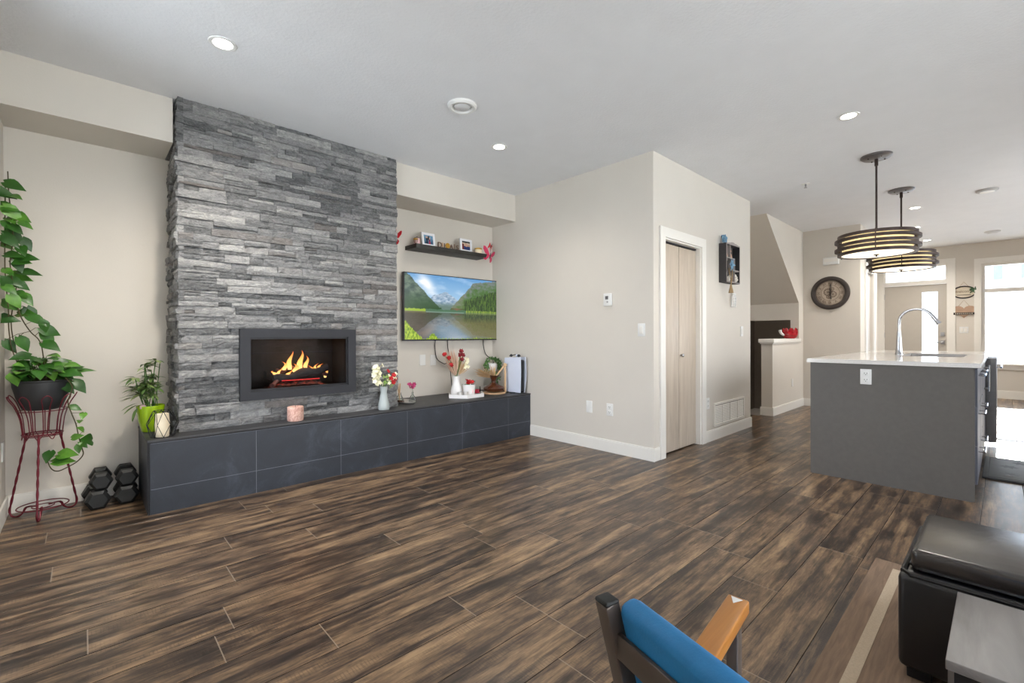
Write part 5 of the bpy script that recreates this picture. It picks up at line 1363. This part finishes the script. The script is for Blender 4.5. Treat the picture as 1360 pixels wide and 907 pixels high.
m = MB(); m.tube([polar(.115, a*PI/18, .07) for a in range(36)], .0035, 8, True); m.tube([polar(.05, a*PI/12, .066) for a in range(24)], .003, 8, True); m.build('lower_ring', 'red_wire', t)
m = MB(); NL = 9
for k in range(NL):
    a = 2*PI*k/NL; w_ = .19
    pts = []
    for sgn in (-1, 1):
        seq = [polar(.088, a+sgn*w_*.5, .515), polar(.092, a+sgn*w_*.55, .56), polar(.100, a+sgn*w_*.6, .62), polar(.122, a+sgn*w_*.7, .69), polar(.146, a+sgn*w_*.8, .735)]
        pts += seq if sgn < 0 else [polar(.155, a, .757)]+seq[::-1]
    m.tube(spline(pts, 4), .0028, 6)
    b_ = a+PI/NL; m.tube(spline([polar(.088, b_-.2, .51), polar(.09, b_, .485), polar(.088, b_+.2, .51)], 4), .0025, 6)
m.tube([polar(.112, a*PI/16, .66) for a in range(32)], .0028, 6, True)
m.build('basket', 'red_wire', t)
t = thing('potted_pothos', 'large trailing pothos in a black bowl, its vines climbing the corner and hanging down', 'potted plant', (-.185, 4.06, 0))
m = MB(); m.lathe([(0, .664), (.072, .664), (.090, .675), (.115, .74), (.131, .81), (.132, .835), (.137, .84), (.137, .848), (.129, .848), (.124, .82), (0, .815)], seg=44); m.build('bowl', 'pot_black', t)
m = MB(); m.lathe([(0, .825), (.08, .828), (.125, .82)], seg=28, cap=False); m.build('soil', 'soil', t)
O = Vector((-.185, 4.06, 0))
dang = [(-.08, 3.96, .858), (-.05, 3.93, .80), (-.07, 3.94, .713), (-.055, 3.95, .638), (-.035, 3.97, .563), (-.024, 3.98, .489), (-.010, 3.99, .413), (-.003, 4.0, .363), (-.030, 4.02, .319), (-.070, 4.02, .294), (-.116, 4.0, .279), (-.145, 3.98, .303), (-.165, 3.97, .365)]
cl1 = [(-.325, 4.06, 2.10), (-.32, 4.05, 1.95), (-.310, 4.05, 1.841), (-.305, 4.05, 1.684), (-.317, 4.05, 1.548), (-.294, 4.05, 1.348), (-.275, 4.05, 1.236), (-.236, 4.05, 1.145), (-.198, 4.05, 1.09), (-.182, 4.05, 1.006), (-.173, 4.05, .84)]
cl2 = [(-.335, 4.06, 2.05), (-.338, 4.05, 1.635), (-.336, 4.05, 1.457), (-.325, 4.05, 1.279), (-.323, 4.05, 1.145), (-.305, 4.05, 1.01), (-.25, 4.05, .84)]
cl3 = [(-.30, 4.1, 1.9), (-.29, 4.1, 1.5), (-.318, 4.1, 1.2), (-.29, 4.08, .98), (-.27, 4.06, .84)]
m = MB()
for pl in (dang, cl1, cl2, cl3): m.tube(spline([Vector(p)-O for p in pl], 6), .0032, 6)
rr = random.Random(77); ml = MB()
def ploc(p, L, d=None, nm=None):
    p = Vector(p)-O
    d = Vector(d) if d else Vector((rr.uniform(-.5, 1), rr.uniform(-.9, .2), rr.uniform(-1, .15)))
    nm = Vector(nm) if nm else Vector((rr.uniform(-.3, .3), -1, rr.uniform(.2, 1)))
    b = p - d.normalized()*L*.5
    ml.leaf(b, d, nm, L, L*.72, heart=True, fold=.22, droop=.25)
    return b
dl = [(-.035, .666, .055), (-.003, .614, .05), (-.018, .581, .04), (-.011, .531, .05), (-.03, .485, .055), (.022, .459, .10), (-.025, .406, .05), (-.075, .385, .095), (-.089, .345, .09), (-.159, .385, .075), (-.017, .80, .09), (-.066, .79, .07), (-.10, .36, .06), (.0, .43, .05)]
for x, z, L in dl:
    b = ploc((x, 3.97, z), L*1.15, (rr.uniform(-.2, 1), -.3, rr.uniform(-.6, .3)))
    near = min(dang, key=lambda q: (Vector(q)-O-b).length); m.tube([Vector(near)-O, b], .0014, 5)
cl = [(-.304, 2.015), (-.34, 1.956), (-.305, 1.947), (-.28, 1.834), (-.256, 1.784), (-.296, 1.755), (-.325, 1.771), (-.256, 1.674), (-.275, 1.635), (-.25, 1.593), (-.281, 1.571), (-.244, 1.507), (-.279, 1.476), (-.279, 1.426), (-.282, 1.372), (-.257, 1.341), (-.267, 1.259), (-.242, 1.246), (-.21, 1.214), (-.178, 1.173), (-.155, 1.145), (-.165, 1.103), (-.152, 1.056), (-.268, 1.067), (-.325, 1.055), (-.335, 1.501), (-.33, 1.426), (-.32, 1.391), (-.325, 1.301),
      (-.33, 1.88), (-.31, 1.85), (-.30, 1.71), (-.32, 1.68), (-.29, 1.54), (-.31, 1.60), (-.30, 1.32), (-.335, 1.22), (-.345, 1.66), (-.32, 1.81), (-.30, 1.44)]
for x, z in cl:
    L = rr.uniform(.075, .112)
    b = ploc((x+.008, 4.03+rr.uniform(-.04, .05), z), L, (rr.uniform(.2, 1), rr.uniform(-.6, .2), rr.uniform(-.8, .1)))
    near = min(spline([Vector(q) for q in cl1+[]], 4), key=lambda q: (q-O-b).length); m.tube([near-O, (near-O).lerp(b, .5)+Vector((0, 0, .01)), b], .0016, 5)
for k in range(62):
    a = rr.uniform(0, 2*PI); r_ = rr.uniform(.03, .15); z = .865+rr.uniform(0, .15)*(1.25-r_/.16)
    x, y = r_*math.cos(a), r_*math.sin(a)
    if x < -.13: x = -.13
    if y > .15: y = .15
    L = rr.uniform(.075, .115); b = Vector((x, y, z)); d = Vector((math.cos(a)+.25, math.sin(a)-.2, rr.uniform(-.6, .5)))
    if x < -.08: d.x = abs(d.x)*.3
    if y > .1: d.y = min(d.y, -.1)
    ml.leaf(b, d, (rr.uniform(-.3, .3), rr.uniform(-1.4, -.3), 1), L, L*.75, heart=True, fold=.2, droop=.3)
    m.tube([(x*.3, y*.3, .825), (x*.7, y*.7, z*.5+.44), b], .0017, 5)
for q in (m, ml): q.v = [(max(v[0], -.169), min(v[1], .203), v[2]) for v in q.v]
m.build('vines', 'vine_stem', t); ml.build('foliage', 'pothos_leaf', t)

def dumbbell(x, y, z, tilt, label, R=.066, L=.27, rz=0):
    t = thing('hex_dumbbell', label, 'dumbbell', (x, y, z), rz, 'dumbbells beside the bench')
    ap = R*math.sqrt(3)/2
    for s in (0, 1):
        y0 = 0 if s == 0 else L-.085
        prof = [(R*.72, 0), (R, .014), (R, .071), (R*.72, .085)]
        m = MB(); vs = [(r_*math.cos(k*PI/3+tilt), y0+h_, ap+r_*math.sin(k*PI/3+tilt)) for k in range(6) for r_, h_ in prof]
        fs = [(k*4+i, ((k+1) % 6)*4+i, ((k+1) % 6)*4+i+1, k*4+i+1) for k in range(6) for i in range(3)] + [tuple(k*4 for k in range(6)), tuple(k*4+3 for k in range(5, -1, -1))]
        m.add(vs, fs); m.build('head', 'rubber_black', t)
    m = MB(); m.lathe([(.013, .085), (.017, .11), (.018, .135), (.017, .16), (.013, .185)], (0, 0, ap), 16, (0, 1, 0)); m.build('handle', 'black_metal', t)
    return t
dumbbell(.066, 3.965, 0, 0, 'black hex dumbbell on the floor, left one of the bottom pair', rz=.06)
dumbbell(.208, 3.975, 0, 0, 'black hex dumbbell on the floor, right one of the bottom pair next to the bench', rz=-.02)
dumbbell(.082, 3.99, .1155, 0, 'black hex dumbbell on the bottom pair, upper left of the pile', R=.060, L=.25)
dumbbell(.212, 3.99, .1155, 0, 'black hex dumbbell on the bottom pair, upper right of the pile', R=.060, L=.25)

# ================================================================== FOREGROUND: RUG, OTTOMAN, TABLE, ARMCHAIR
t = thing('area_rug', 'flat brown area rug with a beige border stripe under the ottoman', 'rug', (0.9, -1.5, 0))
m = MB(); m.box(0, 1.97, 0, 1.933, .0005, .004); m.build('field', 'rug_brown', t)
m = MB(); m.box(.0, 1.89, 1.820, 1.857, .004, .0052); m.box(1.853, 1.89, 0, 1.820, .004, .0052); m.build('border_stripe', 'rug_stripe', t)

RZ = .0054
t = thing('leather_ottoman', 'black leather storage ottoman with a padded lid, right foreground', 'ottoman', (1.925, .235, RZ))
m = MB(); m.box(0, .54, -1.0, 0, .035, .335, bevel=.018); m.build('body', 'leather_black', t)
m = MB()
pts = [(.012, -.012), (.528, -.012), (.528, -.988), (.012, -.988)]
m.tube([(x, y, .335) for x, y in ((.012, -.03), (.012, -.97), (.03, -.988), (.51, -.988), (.528, -.97), (.528, -.03), (.51, -.012), (.03, -.012))], .009, 8, True)
m.build('rim_piping', 'leather_black', t)
m = MB(); m.box(.045, .50, -.965, -.028, .336, .405, bevel=.018); o = m.build('lid', 'leather_lid', t)
m = MB(); m.tube([(x, y, .348) for x, y in ((.044, -.055), (.044, -.94), (.07, -.966), (.475, -.966), (.501, -.94), (.501, -.055), (.475, -.027), (.07, -.027))], .005, 8, True); m.build('lid_piping', 'leather_black', t)
for x, y in ((.05, -.05), (.49, -.05), (.05, -.95), (.49, -.95)):
    m = MB(); m.box(x-.03, x+.03, y-.03, y+.03, 0, .036, bevel=.003); m.build('foot', 'black_metal', t)
t = thing('coffee_table', 'low dark table with a grey wood-grain top beside the ottoman', 'coffee table', (1.45, .092, RZ))
m = MB(); m.box(0, .41, -.75, 0, .333, .356, bevel=.002); m.build('top', 'table_top', t)
m = MB(); m.box(.012, .398, -.738, -.012, .06, .333); m.build('cabinet', 'table_dark', t)
for x in (.008, .40):
    for y in (-.742, -.010):
        m = MB(); m.box(x-.004, x+.006, y-.004, y+.006, 0, .333); m.build('corner_post', 'table_leg_metal', t)

t = thing('armchair', 'armchair with blue upholstered back, dark metal frame and wooden arms, in the foreground', 'armchair', (.62, .05, 0))
O = Vector((.62, .05, 0))
def bar(m, a, b, w, h_, hint=(0, 0, 1), bevel=.002):
    """rectangular bar from a to b, w across, h along the hint direction"""
    a = Vector(a); b = Vector(b); z = (b-a).normalized(); y = Vector(hint); y = (y-z*y.dot(z)).normalized(); x = y.cross(z)
    M_ = Matrix((x, y, z)).transposed().to_4x4(); M_.translation = a
    m.box(-w/2, w/2, -h_/2, h_/2, 0, (b-a).length, bevel=bevel, M=M_)
bd = Vector((-.29, -.957, 0)).normalized()       # along the back, from the left post
fw = Vector((.975, -.22, 0)).normalized()
LP = Vector((.461, .327, .79)) - O; WB = .60
rec = .27                                        # recline: forward shift per metre down
def down(p, dz): return p + fw*(rec*dz) + Vector((0, 0, -dz))
for k, (P0, arm_end) in enumerate(((LP, Vector((.915, .346, .61))-O), (LP+bd*WB, Vector((.82, -.36, .60))-O))):
    ft = down(P0, .42); ft = Vector((ft.x, ft.y, .36)); heel = ft + fw*(-.06); heel.z = 0
    m = MB(); bar(m, P0, ft, .021, .021, fw); bar(m, ft+Vector((0, 0, .01)), heel, .020, .020, fw); m.build('back_post', 'chair_metal', t)
    m = MB(); bar(m, P0-Vector((0, 0, .002)), P0+Vector((0, 0, .004)), .022, .022, fw, .003); m.build('post_cap', 'rubber_black', t)
    ab = down(P0, .215) + fw*.012; a0 = Vector((ab.x, ab.y, .582)) ; a1 = arm_end.copy(); a1.z = .597
    m = MB(); bar(m, a0, a1, .038, .024, (0, 0, 1), .003); m.build('armrest', 'arm_wood', t)
    ar = (a1-a0).normalized(); l0 = a1 - ar*.03; l0.z = .585; l1 = l0 + ar*.0; l1.z = 0
    m = MB(); bar(m, l0, l1, .020, .028, ar); m.build('front_leg', 'chair_metal', t)
    m = MB(); bar(m, Vector((ft.x, ft.y, .34)), Vector((l0.x, l0.y, .34)), .02, .03); m.build('seat_rail', 'black_metal', t)
    if k == 0:
        s = a1 - ar*.010; sd = Vector((-ar.y, ar.x, 0))
        m = MB(); z_ = s.z+.0125; m.add([s+sd*.012+ar*.004+Vector((0, 0, .0128)), s-sd*.010+ar*.002+Vector((0, 0, .0128)), s+sd*.002-ar*.018+Vector((0, 0, .0128))], [(0, 1, 2)]); m.build('white_mark', 'plastic_white', t)
r0 = down(LP, .052) - fw*.003 + bd*.004; r1 = r0 + bd*(WB-.024)
m = MB(); bar(m, r0, r1, .006, .030, (0, 0, 1), .001); m.build('back_rail', 'chair_metal', t)
r0 = down(LP, .32); m = MB(); bar(m, r0+bd*.012, r0+bd*(WB-.012), .010, .03, (0, 0, 1), .001); m.build('lower_rail', 'black_metal', t)
# upholstered back: rounded top, reclined
upd = (Vector((0, 0, 1)) - fw*rec).normalized(); cn = bd.cross(upd).normalized()
if cn.dot(fw) < 0: cn = -cn
m = MB(); M_ = Matrix((bd, cn, upd)).transposed().to_4x4(); M_.translation = down(LP, .40) + cn*.004 + bd*.010
m.box(0, WB-.03, .0, .030, 0, .414, bevel=.012, M=M_); m.build('back_cushion', 'blue_fabric', t)
m = MB(); c0 = Vector((.56, .32, 0))-O
M_ = Matrix((bd, fw, Vector((0, 0, 1)))).transposed().to_4x4(); M_.translation = down(LP, .40)+fw*.02+bd*.02; M_.translation.z = .335
m.box(0, WB-.04, 0, .42, 0, .11, bevel=.03, M=M_); m.build('seat_cushion', 'blue_fabric', t)

for o in list(bpy.data.objects):
    if o.name.startswith('stairs') and o.parent is None: o['kind'] = 'structure'
